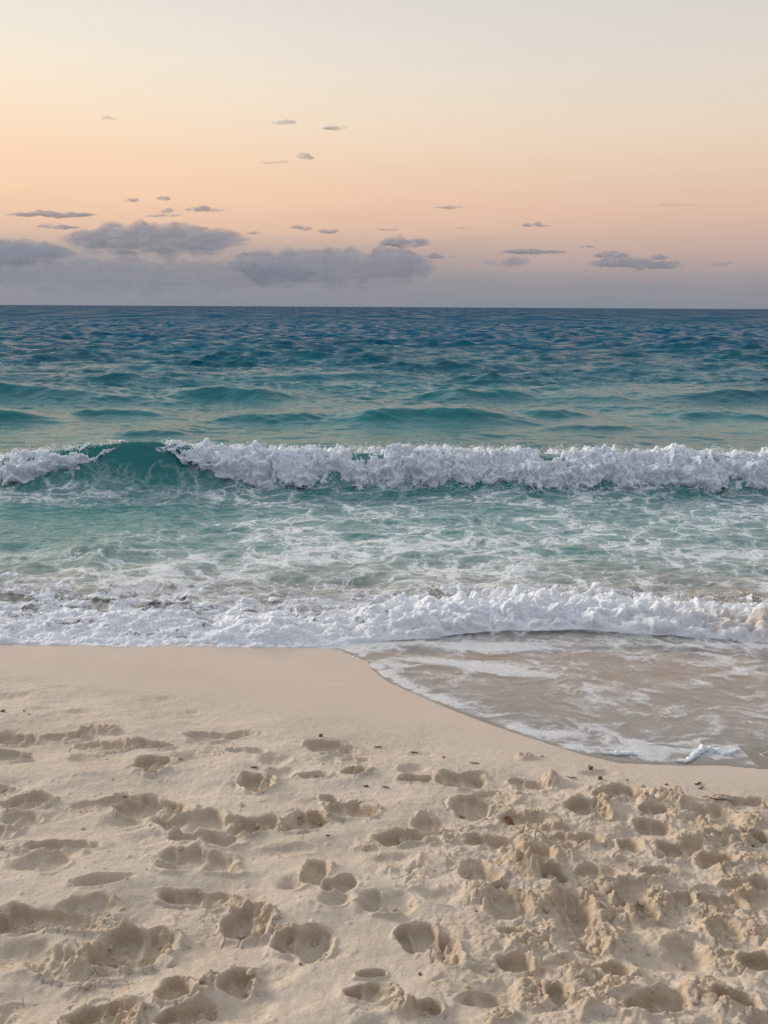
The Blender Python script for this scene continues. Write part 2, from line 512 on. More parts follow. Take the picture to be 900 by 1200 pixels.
mat_sand, s = new_mat("sand")
P = s.n('ShaderNodeTexCoord').outputs['Object']
wet = s.n('ShaderNodeAttribute', attribute_name="wet").outputs['Fac']
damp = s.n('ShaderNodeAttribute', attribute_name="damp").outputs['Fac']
n1 = s.n('ShaderNodeTexNoise', {0: P, 'Scale': 2.2, 'Detail': 4.0}).outputs[0]
n2 = s.n('ShaderNodeTexNoise', {0: P, 'Scale': 26.0, 'Detail': 5.0, 'Roughness': 0.6}).outputs[0]
n3 = s.n('ShaderNodeTexNoise', {0: P, 'Scale': 420.0, 'Detail': 3.0, 'Roughness': 0.7}).outputs[0]
c = s.mixc(s.smooth(n1, 0.35, 0.65), (0.545, 0.465, 0.375), (0.60, 0.515, 0.425))
c = s.mixc(s.math('MULTIPLY', s.smooth(n2, 0.42, 0.68), 0.30), c, (0.45, 0.365, 0.275))
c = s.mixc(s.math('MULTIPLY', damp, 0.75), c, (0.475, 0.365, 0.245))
n4 = s.n('ShaderNodeTexNoise', {0: P, 'Scale': 120.0, 'Detail': 4.0, 'Roughness': 0.75}).outputs[0]
c = s.mixc(s.math('MULTIPLY', s.smooth(n4, 0.5, 0.72), s.smooth(wet, 0.0, 1.0, 0.45, 0.15)), c, (0.34, 0.26, 0.18))
# grains: dark and pale specks
c = s.mixc(s.math('MULTIPLY', s.smooth(n3, 0.55, 0.75), 0.35), c, (0.28, 0.22, 0.16))
c = s.mixc(s.math('MULTIPLY', s.smooth(n3, 0.42, 0.28), 0.30), c, (0.70, 0.64, 0.55))
c = s.mixc(s.math('MULTIPLY', wet, 0.75), c, (0.47, 0.385, 0.315))
rough = s.smooth(s.math('MULTIPLY_ADD', s.math('SUBTRACT', n1, 0.5), 0.9, wet), 0.3, 1.1, 0.92, 0.11)
bmp = s.n('ShaderNodeBump', {'Height': s.math('ADD', n3, s.math('MULTIPLY', n4, 1.2)), 'Strength': s.smooth(wet, 0.0, 1.0, 0.5, 0.10), 'Distance': 0.005})
bmp2 = s.n('ShaderNodeBump', {'Height': n2, 'Strength': s.smooth(wet, 0.0, 1.0, 0.3, 0.04), 'Distance': 0.03, 'Normal': bmp.outputs[0]})
pb = s.n('ShaderNodeBsdfPrincipled', {'Base Color': c, 'Roughness': rough, 'Normal': bmp2.outputs[0], 'IOR': 1.38,
                                      'Specular IOR Level': s.smooth(wet, 0.2, 1.0, 0.15, 0.9)})
s.n('ShaderNodeOutputMaterial', {0: pb.outputs[0]})

X, Y, Z, WET, DAMP, DRY = build_sand()
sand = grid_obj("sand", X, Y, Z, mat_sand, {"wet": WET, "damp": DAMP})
tag(sand, "pale beige beach sand dented by footprints, wet and smooth near the sea", "sand", kind="structure")
SY, SX_u, SZ = Y[:, 0], X, Z


def sand_z(x, y):
    r = int(np.clip(np.searchsorted(SY, y), 1, len(SY) - 1))
    if abs(SY[r - 1] - y) < abs(SY[r] - y):
        r -= 1
    c_ = int(np.clip(np.searchsorted(SX_u[r], x), 1, SX_u.shape[1] - 1))
    return float(SZ[r, c_])


import bmesh


def ico(sub):
    bm = bmesh.new()
    bmesh.ops.create_icosphere(bm, subdivisions=sub, radius=1)
    V = np.array([v.co[:] for v in bm.verts])
    F = np.array([[v.index for v in f.verts] for f in bm.faces])
    bm.free()
    return V, F


ICO4, ICO3 = ico(4), ico(3)

# loose crumbs of damp sand thrown up round the prints
def build_clods():
    R = np.random.default_rng(11)
    V0, F0 = ico(2)
    Vs, Fs, off = [], [], 0
    dm = DAMP
    tries = 0
    n = 0
    while n < 1700 and tries < 60000:
        tries += 1
        y = 1.3 + 2.0 * R.uniform() ** 1.3
        x = R.uniform(-1, 1) * (0.55 * y + .6)
        r = int(np.searchsorted(SY, y))
        c_ = int(np.clip(np.searchsorted(SX_u[r], x), 0, SX_u.shape[1] - 1))
        if R.uniform() > dm[r, c_] ** 1.5 * .9 + .012:
            continue
        sz = min(.002 * R.pareto(1.9) + .002, .012)
        V = V0 * (1 + .45 * fbm(V0[:, 0] * 1.1 + n * 1.7, V0[:, 1] * 1.1 + V0[:, 2], 2, n % 20))[:, None]
        V = V * np.array([R.uniform(.8, 1.4), R.uniform(.8, 1.3), R.uniform(.55, .9)]) * sz
        a = R.uniform(0, 6.28)
        V = np.stack([V[:, 0] * math.cos(a) - V[:, 1] * math.sin(a), V[:, 0] * math.sin(a) + V[:, 1] * math.cos(a), V[:, 2]], 1)
        Vs.append(V + np.array([x, y, SZ[r, c_] + sz * .25]))
        Fs.append(F0 + off)
        off += len(V0)
        n += 1
    V = np.concatenate(Vs)
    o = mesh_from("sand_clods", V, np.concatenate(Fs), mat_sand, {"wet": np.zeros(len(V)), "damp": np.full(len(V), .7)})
    tag(o, "loose crumbs of damp sand scattered around the footprints", "sand", kind="stuff")


build_clods()

# ------------------------------------------------------------------ sea
# crest of the breaker: height along x
bx_px = np.array([-200, 0, 60, 110, 150, 200, 260, 330, 450, 600, 760, 900, 1100])
bx_x = np.array([on_plane(p, 572)[0] * 1.03 for p in bx_px])
bx_a = np.array([.33, .34, .41, .50, .54, .51, .44, .42, .42, .40, .42, .43, .42])
YB = 10.35


def breaker_amp(x):
    return np.interp(x, bx_x, bx_a)


def breaker_y(x):
    return YB + 0.12 * np.sin(x * 0.55 + 1.0) + 0.05 * np.sin(x * 1.7)


def ridge(x, y, yc, amp, wf, wb):
    q = y - yc
    return amp * np.where(q < 0, np.exp(-(np.abs(q) / wf) ** 1.7), np.exp(-(q / wb) ** 2))


SWELLS = []     # (x centre, half width, y, amp, wf, wb)


def swell(px0, px1, py_top, py_base, wf=0.9, wb=2.0, edge=0.6):
    x0, y0 = on_plane(px0, py_base)
    x1, _ = on_plane(px1, py_base)
    d = ray(450, py_top)
    zt = H + d[2] * (y0 / d[1])
    SWELLS.append((x0, x1, y0 + wf * 0.8, max(zt, .05) * 1.25, wf * .5, wb, edge))


swell(-300, 165, 459, 471, .8, 2.2); swell(175, 345, 460, 471, .7, 2.0); swell(485, 640, 461, 472, .8, 2.0)
swell(640, 760, 465, 472, .7, 2.0); swell(760, 1200, 461, 473, .8, 2.2)
swell(395, 615, 482, 499, .8, 1.6); swell(-200, 60, 488, 497, .6, 1.3); swell(60, 190, 485, 491, .5, 1.2); swell(600, 700, 483, 492, .5, 1.2)
swell(760, 960, 486, 492, .5, 1.2); swell(250, 400, 490, 495, .5, 1.2); swell(120, 215, 508, 512, .35, .8); swell(640, 760, 500, 505, .4, .9)
swell(-100, 250, 445, 450, .9, 2.5); swell(260, 520, 442, 447, .9, 2.5); swell(540, 720, 445, 450, .9, 2.5); swell(300, 480, 454, 458, .7, 2.0); swell(700, 1000, 438, 443, 1.0, 2.6)
swell(80, 220, 432, 436, 1.1, 2.8); swell(420, 640, 430, 434, 1.1, 2.8); swell(650, 830, 424, 427, 1.3, 3.2); swell(0, 120, 420, 423, 1.3, 3.2); swell(240, 420, 418, 421, 1.3, 3.2); swell(820, 1000, 452, 457, .7, 2.0)
swell(40, 170, 656, 664, .55, .7)

WR = np.random.default_rng(21)
COMP = []
for i in range(84):
    lam = 0.22 * (5.0 / 0.22) ** ((i / 83.0) ** 1.15) * WR.uniform(.9, 1.1)
    th = WR.normal(0, 0.42)
    COMP.append((lam, math.sin(th), math.cos(th), WR.uniform(0, 2 * math.pi), 0.0085 * lam ** 0.62 * WR.uniform(.6, 1.3)))


def sea_height(x, y, dyl, dxl):
    far = sstep(10.5, 22, y)
    calm = np.interp(y, [9, 11, 14, 18, 23, 32, 80], [.26, .24, .34, .60, 1.05, 1.7, 2.0])
    grp = 0.65 + 0.55 * fbm(x / 5.0, y / 3.0, 2, 4) + 0.3 * fbm(x / 16, y / 11, 2, 6)
    grp = np.clip(grp, 0.3, 1.6)
    h = np.zeros_like(x)
    ddx = np.zeros_like(x)
    ddy = np.zeros_like(x)
    for lam, cx, cy, ph, a in COMP:
        att = sstep(1.2, 3.0, lam * max(abs(cy), .25) / dyl) * sstep(1.2, 3.0, lam / dxl)
        if lam > 2.5:
            att = att * (0.15 + .85 * far)
        if not (att > 0).any():
            continue
        k = 2 * math.pi / lam
        p = k * (x * cx + y * cy) + ph
        aa = a * att
        h += aa * np.cos(p)
        sn = np.sin(p) * aa
        ddx -= sn * cx
        ddy -= sn * cy
    g = calm * grp
    h, ddx, ddy = h * g, ddx * g * 0.9, ddy * g * 0.9
    return h, ddx, ddy


def swash_film(x, y):
    """film thickness of the thin sheet running up the sand, negative outside"""
    e = swash_edge(x)
    q = y - e
    ok = x > on_sand(365, 757)[0]
    return np.where(ok & (q > -0.02), 0.014 * sstep(-0.02, 0.4, q) + 0.0015 * sstep(-0.02, 0.0, q), -0.06)


def build_sea():
    ys = [2.7]
    y = 2.7
    while y < 400:
        d = max(0.010, y * y / (H * 773) / 1.7)
        if 9.3 < y < 11.2:
            d = min(d, 0.014)
        elif y > 11.2:
            d = max(.03, y * y / (H * 773) / float(np.interp(y, [11, 20, 100, 250, 400], [2, 5, 6, 6, 2])))
        y += d
        ys.append(y)
    while y < 30000:
        y *= 1.12
        ys.append(y)
    ys = np.array(ys)
    u = np.linspace(-1.25, 1.25, 1150)
    ext = np.array([1.4, 1.7, 2.5, 4, 8, 20, 60, 200])
    u = np.concatenate([-ext[::-1], u, ext])
    hw = 0.5 * ys * 1.05 + 0.5
    X = u[None, :] * hw[:, None]
    Y = np.repeat(ys[:, None], len(u), 1)
    dyl = np.gradient(ys)[:, None] * np.ones_like(X)
    dxl = hw[:, None] * (2.5 / 1150) * np.ones_like(X)
    h, ddx, ddy = sea_height(X, Y, dyl, dxl)
    fade = sstep(4.8, 6.0, Y)
    hb = ridge(X, Y, breaker_y(X), breaker_amp(X), 0.34, 1.1) * (1 - .15 * (sstep(-3.0, -2.3, X) + 1 - sstep(-5.3, -4.7, X)))
    # shallow draw-down in front of the breaker
    hb -= 0.05 * np.exp(-((Y - breaker_y(X) + 1.0) / 0.5) ** 2)
    hs = np.zeros_like(X)
    for x0, x1, yc, a, wf, wb, e in SWELLS:
        W = (x1 - x0)
        win = sstep(x0 - e * W * .4, x0 + e * W * .6, X) * (1 - sstep(x1 - e * W * .6, x1 + e * W * .4, X))
        yy = yc + 0.22 * wb * fbm(X / (W * .6) + yc, X * 0 + yc * 1.7, 2, 3)
        hs = np.maximum(hs, ridge(X, Y, yy, a * win * (0.9 + .16 * fbm(X / (W * .25), X * 0 + yc, 2, 7)), wf, wb))
    chop = (0.022 * fbm(X / 0.55, Y / 0.30, 3, 11) + .010 * np.abs(PN[2](X / .28, Y / .12))) * sstep(5.2, 6.2, Y) * (1 - sstep(9.3, 9.9, Y))
    chop = chop + (.014 * fbm(X / .9, Y / .34, 3, 16) - .008 * np.abs(PN[19](X / .5, Y / .2))) * sstep(11.0, 12.5, Y) * (1 - sstep(26, 40, Y))
    zsea = (h + chop) * fade + hb + hs
    front_face = np.exp(-((Y - breaker_y(X) + .15) / .3) ** 2)
    zsea = zsea - h * front_face * .7 + front_face * .022 * fbm(X / .35, Y / .16, 3, 18)
    S = profile(Y)
    film = swash_film(X, Y)
    Zs = np.maximum(zsea, S + film)
    shallow = sstep(0.01, 0.20, np.maximum(zsea, 0.0) * 0 + (Y - 4.75) * 0.16)       # optical depth, 0 at the edge
    depth = np.where(zsea > S + film, np.clip(zsea - S, 0, 5), np.clip(film, 0, 5))
    # water body colour by depth below
    yc = np.array([4.8, 5.6, 6.3, 7.2, 8.6, 10.5, 16, 28, 60, 150, 500])
    cols = np.array([(.30, .25, .19), (.23, .22, .17), (.16, .195, .165), (.072, .182, .182), (.030, .158, .165), (.003, .150, .148),
                     (.001, .140, .160), (.001, .125, .175), (.003, .092, .165), (.005, .078, .145), (.010, .066, .130)])
    C = np.stack([np.interp(Y, yc, cols[:, i]) for i in range(3)], -1)
    pt = 1 + 0.22 * np.clip(fbm(X / 7, Y / 5, 3, 2), -1, 1)[..., None] * np.array([1.0, 1.0, 0.7])
    C = C * pt
    # sand stirred up in the shore break on the right
    br = sstep(0.1, 0.6, fbm(X / 1.1, Y / 0.5, 3, 15) + .25) * sstep(-0.5, .5, X) * (1 - sstep(5.95, 6.6, Y))
    C = C * (1 - br[..., None] * .7) + np.array([.27, .20, .13]) * br[..., None] * .7
    # foam cover
    D = np.interp(Y, [4.6, 5.3, 6.0, 6.6, 7.4, 8.4, 9.6, 10.1, 11.0, 11.6], [.56, .52, .50, .48, .46, .42, .41, .36, .22, 0.0])
    D = D + 0.13 * fbm(X / 1.3, Y / 0.7, 3, 14) * (Y < 11.6)
    lefts = sstep(-1.2, -3.6, X + .3 * fbm(X, Y, 2, 1)) * sstep(6.7, 7.5, Y) * (1 - sstep(8.3, 9.6, Y))
    D = D - 0.30 * lefts
    green = np.exp(-((X - on_plane(165, 560)[0]) / 0.9) ** 2) * sstep(9.55, 9.9, Y)
    D = D - .14 * green
    D = D * (1 - sstep(0.28, 0.42, hb) * .8)
    D = D - .22 * br * (Y > 5.6)
    # swash: milky line at its edge and lace inside
    q = Y - swash_edge(X)
    insw = film > -0.01
    x480, y480 = on_sand(480, 800)
    band = np.where(q < .07, .45 + .55 * sstep(-.02, .05, q), np.exp(-((q - .06) / 0.135) ** 2)) * (0.54 + .24 * fbm(X / .22, Y / .12, 3, 3)) * sstep(1.0, .9, 1.0 * (X > on_sand(880, 890)[0]))
    xs_ = [on_sand(p, 790)[0] for p in (440, 520, 640, 800, 900)]
    inner = 0.45 + 0.12 * fbm(X / .5, Y / .3, 3, 13)
    sheet = 0.34 * np.exp(-((Y - np.interp(X, [on_sand(470, 770)[0], on_sand(620, 795)[0]], [on_sand(470, 772)[1], on_sand(620, 792)[1]])) / .09) ** 2) \
        * sstep(on_sand(455, 780)[0], on_sand(500, 780)[0], X) * (1 - sstep(on_sand(600, 780)[0], on_sand(680, 780)[0], X))
    sheet2 = 0.3 * np.exp(-((Y - on_sand(560, 760)[1]) / .1) ** 2) * sstep(on_sand(500, 760)[0], on_sand(560, 760)[0], X) * (1 - sstep(on_sand(600, 760)[0], on_sand(660, 760)[0], X))
    tail = 0.35 * np.exp(-(((X - on_sand(755, 880)[0]) / .07) ** 2 + ((Y - on_sand(755, 880)[1]) / .10) ** 2))
    nearlip = .34 * np.exp(-((lip_line(X) - Y) / .13) ** 2)
    Dsw = nearlip + inner * sstep(0, .3, q) + band + sheet + sheet2 + tail
    D = np.where(insw & (Y < 4.75), Dsw, np.where(insw & (Y < 5.05), np.maximum(D * sstep(4.75, 5.05, Y), Dsw), D))
    keep = Zs > (S - 0.055)
    filmness = 1 - sstep(0.02, 0.16, depth)
    return X + ddx * fade, Y + ddy * fade * (Y > 11.5), Zs, C, np.clip(D, 0, 1.2), filmness, keep


mat_sea, s = new_mat("sea_water")
P = s.n('ShaderNodeTexCoord').outputs['Object']
tint = s.n('ShaderNodeAttribute', attribute_name="tint").outputs['Color']
dens = s.n('ShaderNodeAttribute', attribute_name="foam").outputs['Fac']
film = s.n('ShaderNodeAttribute', attribute_name="film").outputs['Fac']
sepP = s.n('ShaderNodeSeparateXYZ', {0: P})
yy = sepP.outputs[1]
# ripples: several scales, the coarse ones matter farther out
mp1 = s.n('ShaderNodeMapping', {0: P, 'Scale': (1.0, 1.7, 1.0)}).outputs[0]
r1 = s.n('ShaderNodeTexNoise', {0: mp1, 'Scale': 9.0, 'Detail': 4.0, 'Roughness': 0.6}).outputs[0]
r2 = s.n('ShaderNodeTexNoise', {0: mp1, 'Scale': 1.1, 'Detail': 5.0, 'Roughness': 0.65}).outputs[0]
r3 = s.n('ShaderNodeTexNoise', {0: mp1, 'Scale': 0.12, 'Detail': 6.0, 'Roughness': 0.7}).outputs[0]
b1 = s.n('ShaderNodeBump', {'Height': r1, 'Strength': s.math('MULTIPLY', s.smooth(film, 0.0, 1.0, 0.55, 0.05), s.smooth(yy, 10.5, 24.0, 0.22, 1.0)), 'Distance': 0.03})
b2 = s.n('ShaderNodeBump', {'Height': r2, 'Strength': s.smooth(yy, 12.0, 45.0, 0.15, 1.0), 'Distance': 0.30, 'Normal': b1.outputs[0]})
b3 = s.n('ShaderNodeBump', {'Height': r3, 'Strength': s.smooth(yy, 80.0, 250.0, 0.0, 0.8), 'Distance': 2.5, 'Normal': b2.outputs[0]})
# groups of unresolved wavelets, long along the crests
mpa = s.n('ShaderNodeMapping', {0: P, 'Scale': (0.70, 0.85, 0.0)}).outputs[0]
ga = s.n('ShaderNodeTexNoise', {0: mpa, 'Scale': 1.0, 'Detail': 5.0, 'Roughness': 0.6}).outputs[0]
mpb = s.n('ShaderNodeMapping', {0: P, 'Scale': (0.15, 0.034, 0.0)}).outputs[0]
gb = s.n('ShaderNodeTexNoise', {0: mpb, 'Scale': 1.0, 'Detail': 6.0, 'Roughness': 0.65}).outputs[0]
gmx = s.n('ShaderNodeMix', {0: s.smooth(yy, 80.0, 220.0), 2: ga, 3: gb})
gsh0 = s.smooth(gmx.outputs[0], 0.40, 0.60, 0.0, 1.0)
# beyond some tens of metres only the shoreward faces of the small unresolved waves are seen
lean = s.n('ShaderNodeCombineXYZ', {1: s.math('MULTIPLY', s.smooth(yy, 16.0, 50.0, 0.0, -0.42), s.math('MULTIPLY_ADD', gsh0, 1.0, 0.22))})
nsum = s.n('ShaderNodeVectorMath', {0: b3.outputs[0], 1: lean.outputs[0]}, operation='ADD')
nrm = s.n('ShaderNodeVectorMath', {0: nsum.outputs[0]}, operation='NORMALIZE').outputs[0]
wat = s.n('ShaderNodeBsdfPrincipled', {'Base Color': tint, 'Roughness': s.smooth(yy, 15.0, 160.0, 0.07, 0.40), 'IOR': 1.333, 'Normal': nrm})
tr = s.n('ShaderNodeBsdfTransparent', {0: (0.99, 0.985, 0.975, 1)})
gl = s.n('ShaderNodeBsdfGlossy', {0: (1, 1, 1, 1), 'Roughness': 0.08, 'Normal': b1.outputs[0]})
fr = s.n('ShaderNodeFresnel', {'IOR': 1.333, 'Normal': b1.outputs[0]})
flm = s.n('ShaderNodeMixShader', {0: fr.outputs[0], 1: tr.outputs[0], 2: gl.outputs[0]})
wdf = s.n('ShaderNodeBsdfDiffuse', {0: tint})
gsh = s.math('MULTIPLY', s.math('SUBTRACT', gsh0, 0.5), s.smooth(yy, 16.0, 40.0, 0.0, 0.85))
fmix = s.math('ADD', s.smooth(yy, 14.0, 80.0, 0.0, 0.55), gsh, clamp=True)
far = s.n('ShaderNodeMixShader', {0: fmix, 1: wat.outputs[0], 2: wdf.outputs[0]})
wf_ = s.n('ShaderNodeMixShader', {0: film, 1: far.outputs[0], 2: flm.outputs[0]})
# foam lace
wn = s.n('ShaderNodeTexNoise', {0: P, 'Scale': 1.7, 'Detail': 5.0, 'Roughness': 0.6})
wv = s.n('ShaderNodeVectorMath', {0: wn.outputs[1], 1: (0.5, 0.5, 0.5)}, operation='SUBTRACT')
ws = s.n('ShaderNodeVectorMath', {0: wv.outputs[0], 'Scale': 0.9}, operation='SCALE')
wp = s.n('ShaderNodeVectorMath', {0: P, 1: ws.outputs[0]}, operation='ADD')
flat = s.n('ShaderNodeMapping', {0: wp.outputs[0], 'Scale': (1.0, 1.35, 0.0)}).outputs[0]
v1 = s.n('ShaderNodeTexVoronoi', {0: flat, 'Scale': 2.6}, feature='DISTANCE_TO_EDGE').outputs[0]
v2 = s.n('ShaderNodeTexVoronoi', {0: flat, 'Scale': 7.5}, feature='DISTANCE_TO_EDGE').outputs[0]
v3 = s.n('ShaderNodeTexVoronoi', {0: flat, 'Scale': 19.0}, feature='DISTANCE_TO_EDGE').outputs[0]
pn = s.n('ShaderNodeTexNoise', {0: flat, 'Scale': 1.3, 'Detail': 6.0, 'Roughness': 0.65}).outputs[0]
fn = s.n('ShaderNodeTexNoise', {0: flat, 'Scale': 38.0, 'Detail': 4.0, 'Roughness': 0.7}).outputs[0]
lace = s.math('ADD', s.math('MULTIPLY', s.smooth(v1, 0.0, 0.22, 1.0, 0.0), 0.42),
              s.math('ADD', s.math('MULTIPLY', s.smooth(v2, 0.0, 0.22, 1.0, 0.0), 0.34), s.math('MULTIPLY', s.smooth(v3, 0.0, 0.25, 1.0, 0.0), 0.16)))
lace = s.math('ADD', lace, s.math('MULTIPLY', s.math('SUBTRACT', pn, 0.5), 1.1))
lace = s.math('ADD', lace, s.math('MULTIPLY', s.math('SUBTRACT', fn, 0.5), 0.5))
mps = s.n('ShaderNodeMapping', {0: wp.outputs[0], 'Scale': (2.6, 6.0, 0.0)}).outputs[0]
sn_ = s.n('ShaderNodeTexNoise', {0: mps, 'Scale': 1.6, 'Detail': 6.0, 'Roughness': 0.68}).outputs[0]
patch = s.math('MULTIPLY_ADD', sn_, 2.8, -0.92)
lmx = s.n('ShaderNodeMix', {0: s.math('MULTIPLY', film, 0.55), 2: lace, 3: patch})
lace = lmx.outputs[0]
fm = s.math('ADD', lace, s.math('MULTIPLY', s.math('SUBTRACT', dens, 0.5), 2.2))
fmask = s.math('MULTIPLY_ADD', s.smooth(fm, 0.30, 0.80), 0.72, s.math('MULTIPLY', s.smooth(fm, -0.35, 0.5), s.smooth(film, 0.0, 1.0, 0.28, 0.22)))
fmask = s.math('MULTIPLY', fmask, s.smooth(dens, 0.02, 0.15))
fmask = s.math('MULTIPLY', fmask, s.smooth(film, 0.0, 1.0, 0.86, 0.74))
fb = s.n('ShaderNodeBump', {'Height': s.math('ADD', fm, s.math('MULTIPLY', fn, 0.5)), 'Strength': 0.6, 'Distance': 0.02})
fo = s.n('ShaderNodeBsdfPrincipled', {'Base Color': (0.78, 0.80, 0.81, 1), 'Roughness': 0.55, 'Normal': fb.outputs[0], 'Specular IOR Level': 0.3})
out = s.n('ShaderNodeMixShader', {0: fmask, 1: wf_.outputs[0], 2: fo.outputs[0]})
s.n('ShaderNodeOutputMaterial', {0: out.outputs[0]})

X, Y, Z, C, D, FILM, KEEP = build_sea()
sea = grid_obj("sea", X, Y, Z, mat_sea, {"tint": C, "foam": D, "film": FILM}, keep=KEEP)
tag(sea, "turquoise sea turning deep blue towards the horizon, thin foamy water at its edge", "sea", kind="structure")

# ------------------------------------------------------------------ foam
def make_foam(name, base):
  global s
  mat_foam, s = new_mat(name)
  P = s.n('ShaderNodeTexCoord').outputs['Object']
  ft = s.n('ShaderNodeAttribute', attribute_name="silt").outputs['Fac']
  fn1 = s.n('ShaderNodeTexNoise', {0: P, 'Scale': 60.0, 'Detail': 5.0, 'Roughness': 0.7}).outputs[0]
  fv = s.n('ShaderNodeTexVoronoi', {0: P, 'Scale': 45.0}).outputs[0]
  hgt = s.math('ADD', fn1, s.math('MULTIPLY', fv, -0.5))
  fbp = s.n('ShaderNodeBump', {'Height': hgt, 'Strength': 0.7, 'Distance': 0.02})
  fc = s.mixc(ft, base, (0.50, 0.40, 0.28))
  fp = s.n('ShaderNodeBsdfPrincipled', {'Base Color': fc, 'Roughness': 0.6, 'Normal': fbp.outputs[0], 'Specular IOR Level': 0.3,
                                        'Subsurface Weight': 0.8, 'Subsurface Radius': (0.9, 1.0, 1.1), 'Subsurface Scale': 0.028})
  cov = s.n('ShaderNodeAttribute', attribute_name="cover").outputs['Fac']
  cw = s.n('ShaderNodeTexNoise', {0: P, 'Scale': 5.0, 'Detail': 4.0, 'Roughness': 0.6})
  cwp = s.n('ShaderNodeVectorMath', {0: cw.outputs[1], 'Scale': 0.22}, operation='SCALE')
  cpp = s.n('ShaderNodeVectorMath', {0: P, 1: cwp.outputs[0]}, operation='ADD').outputs[0]
  ce1 = s.n('ShaderNodeTexVoronoi', {0: cpp, 'Scale': 9.0}, feature='DISTANCE_TO_EDGE').outputs[0]
  ce2 = s.n('ShaderNodeTexVoronoi', {0: cpp, 'Scale': 26.0}, feature='DISTANCE_TO_EDGE').outputs[0]
  cln = s.math('ADD', s.math('MULTIPLY', s.smooth(ce1, 0.0, 0.28, 1.0, 0.0), 0.45), s.math('MULTIPLY', s.smooth(ce2, 0.0, 0.28, 1.0, 0.0), 0.30))
  cln = s.math('ADD', cln, s.math('MULTIPLY', s.math('SUBTRACT', fn1, 0.5), 0.8))
  cal = s.smooth(s.math('ADD', cln, s.math('MULTIPLY_ADD', cov, 1.9, -1.15)), -0.08, 0.62)
  ctr_ = s.n('ShaderNodeBsdfTransparent')
  cmx = s.n('ShaderNodeMixShader', {0: cal, 1: ctr_.outputs[0], 2: fp.outputs[0]})
  s.n('ShaderNodeOutputMaterial', {0: cmx.outputs[0]})
  return mat_foam


mat_foam = make_foam('wave_foam', (0.68, 0.73, 0.785))
mat_shore_foam = make_foam('shore_foam', (0.78, 0.80, 0.83))

OCT_V = np.array([(1, 0, 0), (-1, 0, 0), (0, 1, 0), (0, -1, 0), (0, 0, 1), (0, 0, -1)], float)
OCT_F = np.array([(0, 2, 4), (2, 1, 4), (1, 3, 4), (3, 0, 4), (2, 0, 5), (1, 2, 5), (3, 1, 5), (0, 3, 5)])


def drops(name, pts, rad, mat, parent=None, stretch=None, silt=0.0):
    n = len(pts)
    sc = np.ones((n, 1, 3)) if stretch is None else stretch[:, None, :]
    V = (OCT_V[None] * rad[:, None, None] * sc + pts[:, None, :]).reshape(-1, 3)
    F = (OCT_F[None] + 6 * np.arange(n)[:, None, None]).reshape(-1, 3)
    return mesh_from(name, V, F, mat, {"silt": np.full(len(V), silt), "cover": np.ones(len(V))}, parent)


def roller(name, xa, xb, left_edge, right_edge, parent):
    """the tumbling white water over the breaker, between two slanting ragged ends"""
    nx = int((xb - xa) / 0.0105)
    nv = 150
    xs = np.linspace(xa, xb, nx)
    prof_y = np.array([.62, .40, .22, .06, -.08, -.22, -.34, -.44, -.51, -.56, -.60])
    prof_z = np.array([.60, .84, .98, 1.04, 1.03, .96, .82, .60, .36, .14, -.10])
    seg = np.concatenate([[0], np.cumsum(np.hypot(np.diff(prof_y), np.diff(prof_z) * .45))])
    t = np.linspace(0, seg[-1], nv)
    py_, pz_ = np.interp(t, seg, prof_y), np.interp(t, seg, prof_z)
    for _ in range(6):
        py_[1:-1] = (py_[:-2] + py_[1:-1] * 2 + py_[2:]) / 4
        pz_[1:-1] = (pz_[:-2] + pz_[1:-1] * 2 + pz_[2:]) / 4
    ty, tz = np.gradient(py_), np.gradient(pz_ * .45)
    L = np.hypot(ty, tz)
    ny_, nz_ = -tz / L, ty / L
    if nz_[nv // 3] < 0:
        ny_, nz_ = -ny_, -nz_
    X = np.repeat(xs[None], nv, 0)
    T = np.repeat(t[:, None], nx, 1)
    A = breaker_amp(X) * (1.0 + 0.16 * fbm(X / .7, X * 0 + 3.3, 3, 5))
    frontw = np.clip(-py_ / .6, 0, 1)[:, None]
    push = 1 + frontw * 0.28 * fbm(X / 0.45, X * 0, 3, 2)
    # presence: slanted ends
    hrel = np.clip(pz_, 0, 1.1)[:, None]
    le = np.interp(hrel, [0, 1.1], left_edge)
    re = np.interp(hrel, [0, 1.1], right_edge)
    ragged = 0.16 * fbm(X / .22, T / .18, 4, 9)
    m = np.minimum(X - le, re - X) + ragged
    grow = sstep(-.15, 0.55, m)
    yc = breaker_y(X)
    Y = yc + py_[:, None] * push * np.where(py_[:, None] < 0, .62 + .38 * grow, 1)
    Z = pz_[:, None] * A
    wx = X + .05 * fbm(X / .16, T / .16, 2, 20)
    d = 0.15 * billow(wx / .42, T / .42, 2, 1) + 0.075 * PN[7](wx / .14, T / .28) + 0.050 * PN[8](wx / .055, T / .13) + 0.032 * PN[9](wx / .024, T / .085) + .012 * PN[10](wx / .014, T / .03)
    d = (d - 0.11) * (0.25 + .75 * grow)
    jag = np.clip(fbm(X / .09, X * 0 + 9, 4, 12, .6), 0, 2) * np.exp(-((T - t[int(np.argmax(pz_))]) / .06) ** 2) * .06
    d = d + jag
    Y2 = Y + ny_[:, None] * d
    Z2 = Z + nz_[:, None] * d - (1 - grow) * .015
    X2 = X + 0.03 * fbm(X / .1, T / .1, 2, 6)
    keep = (m > -.25)
    topd = (t / seg[-1])[:, None]
    cover = np.clip(.10 + 1.06 * sstep(-.25, .36, m), 0, 1) - .10 * sstep(.05, .0, topd) - .55 * sstep(.80, 1.0, topd) + .26 * fbm(X / .18, T / .14, 3, 14)
    return grid_obj(name, X2, Y2, Z2, mat_foam, {"silt": np.zeros_like(X), "cover": cover}, keep=keep, parent=parent)


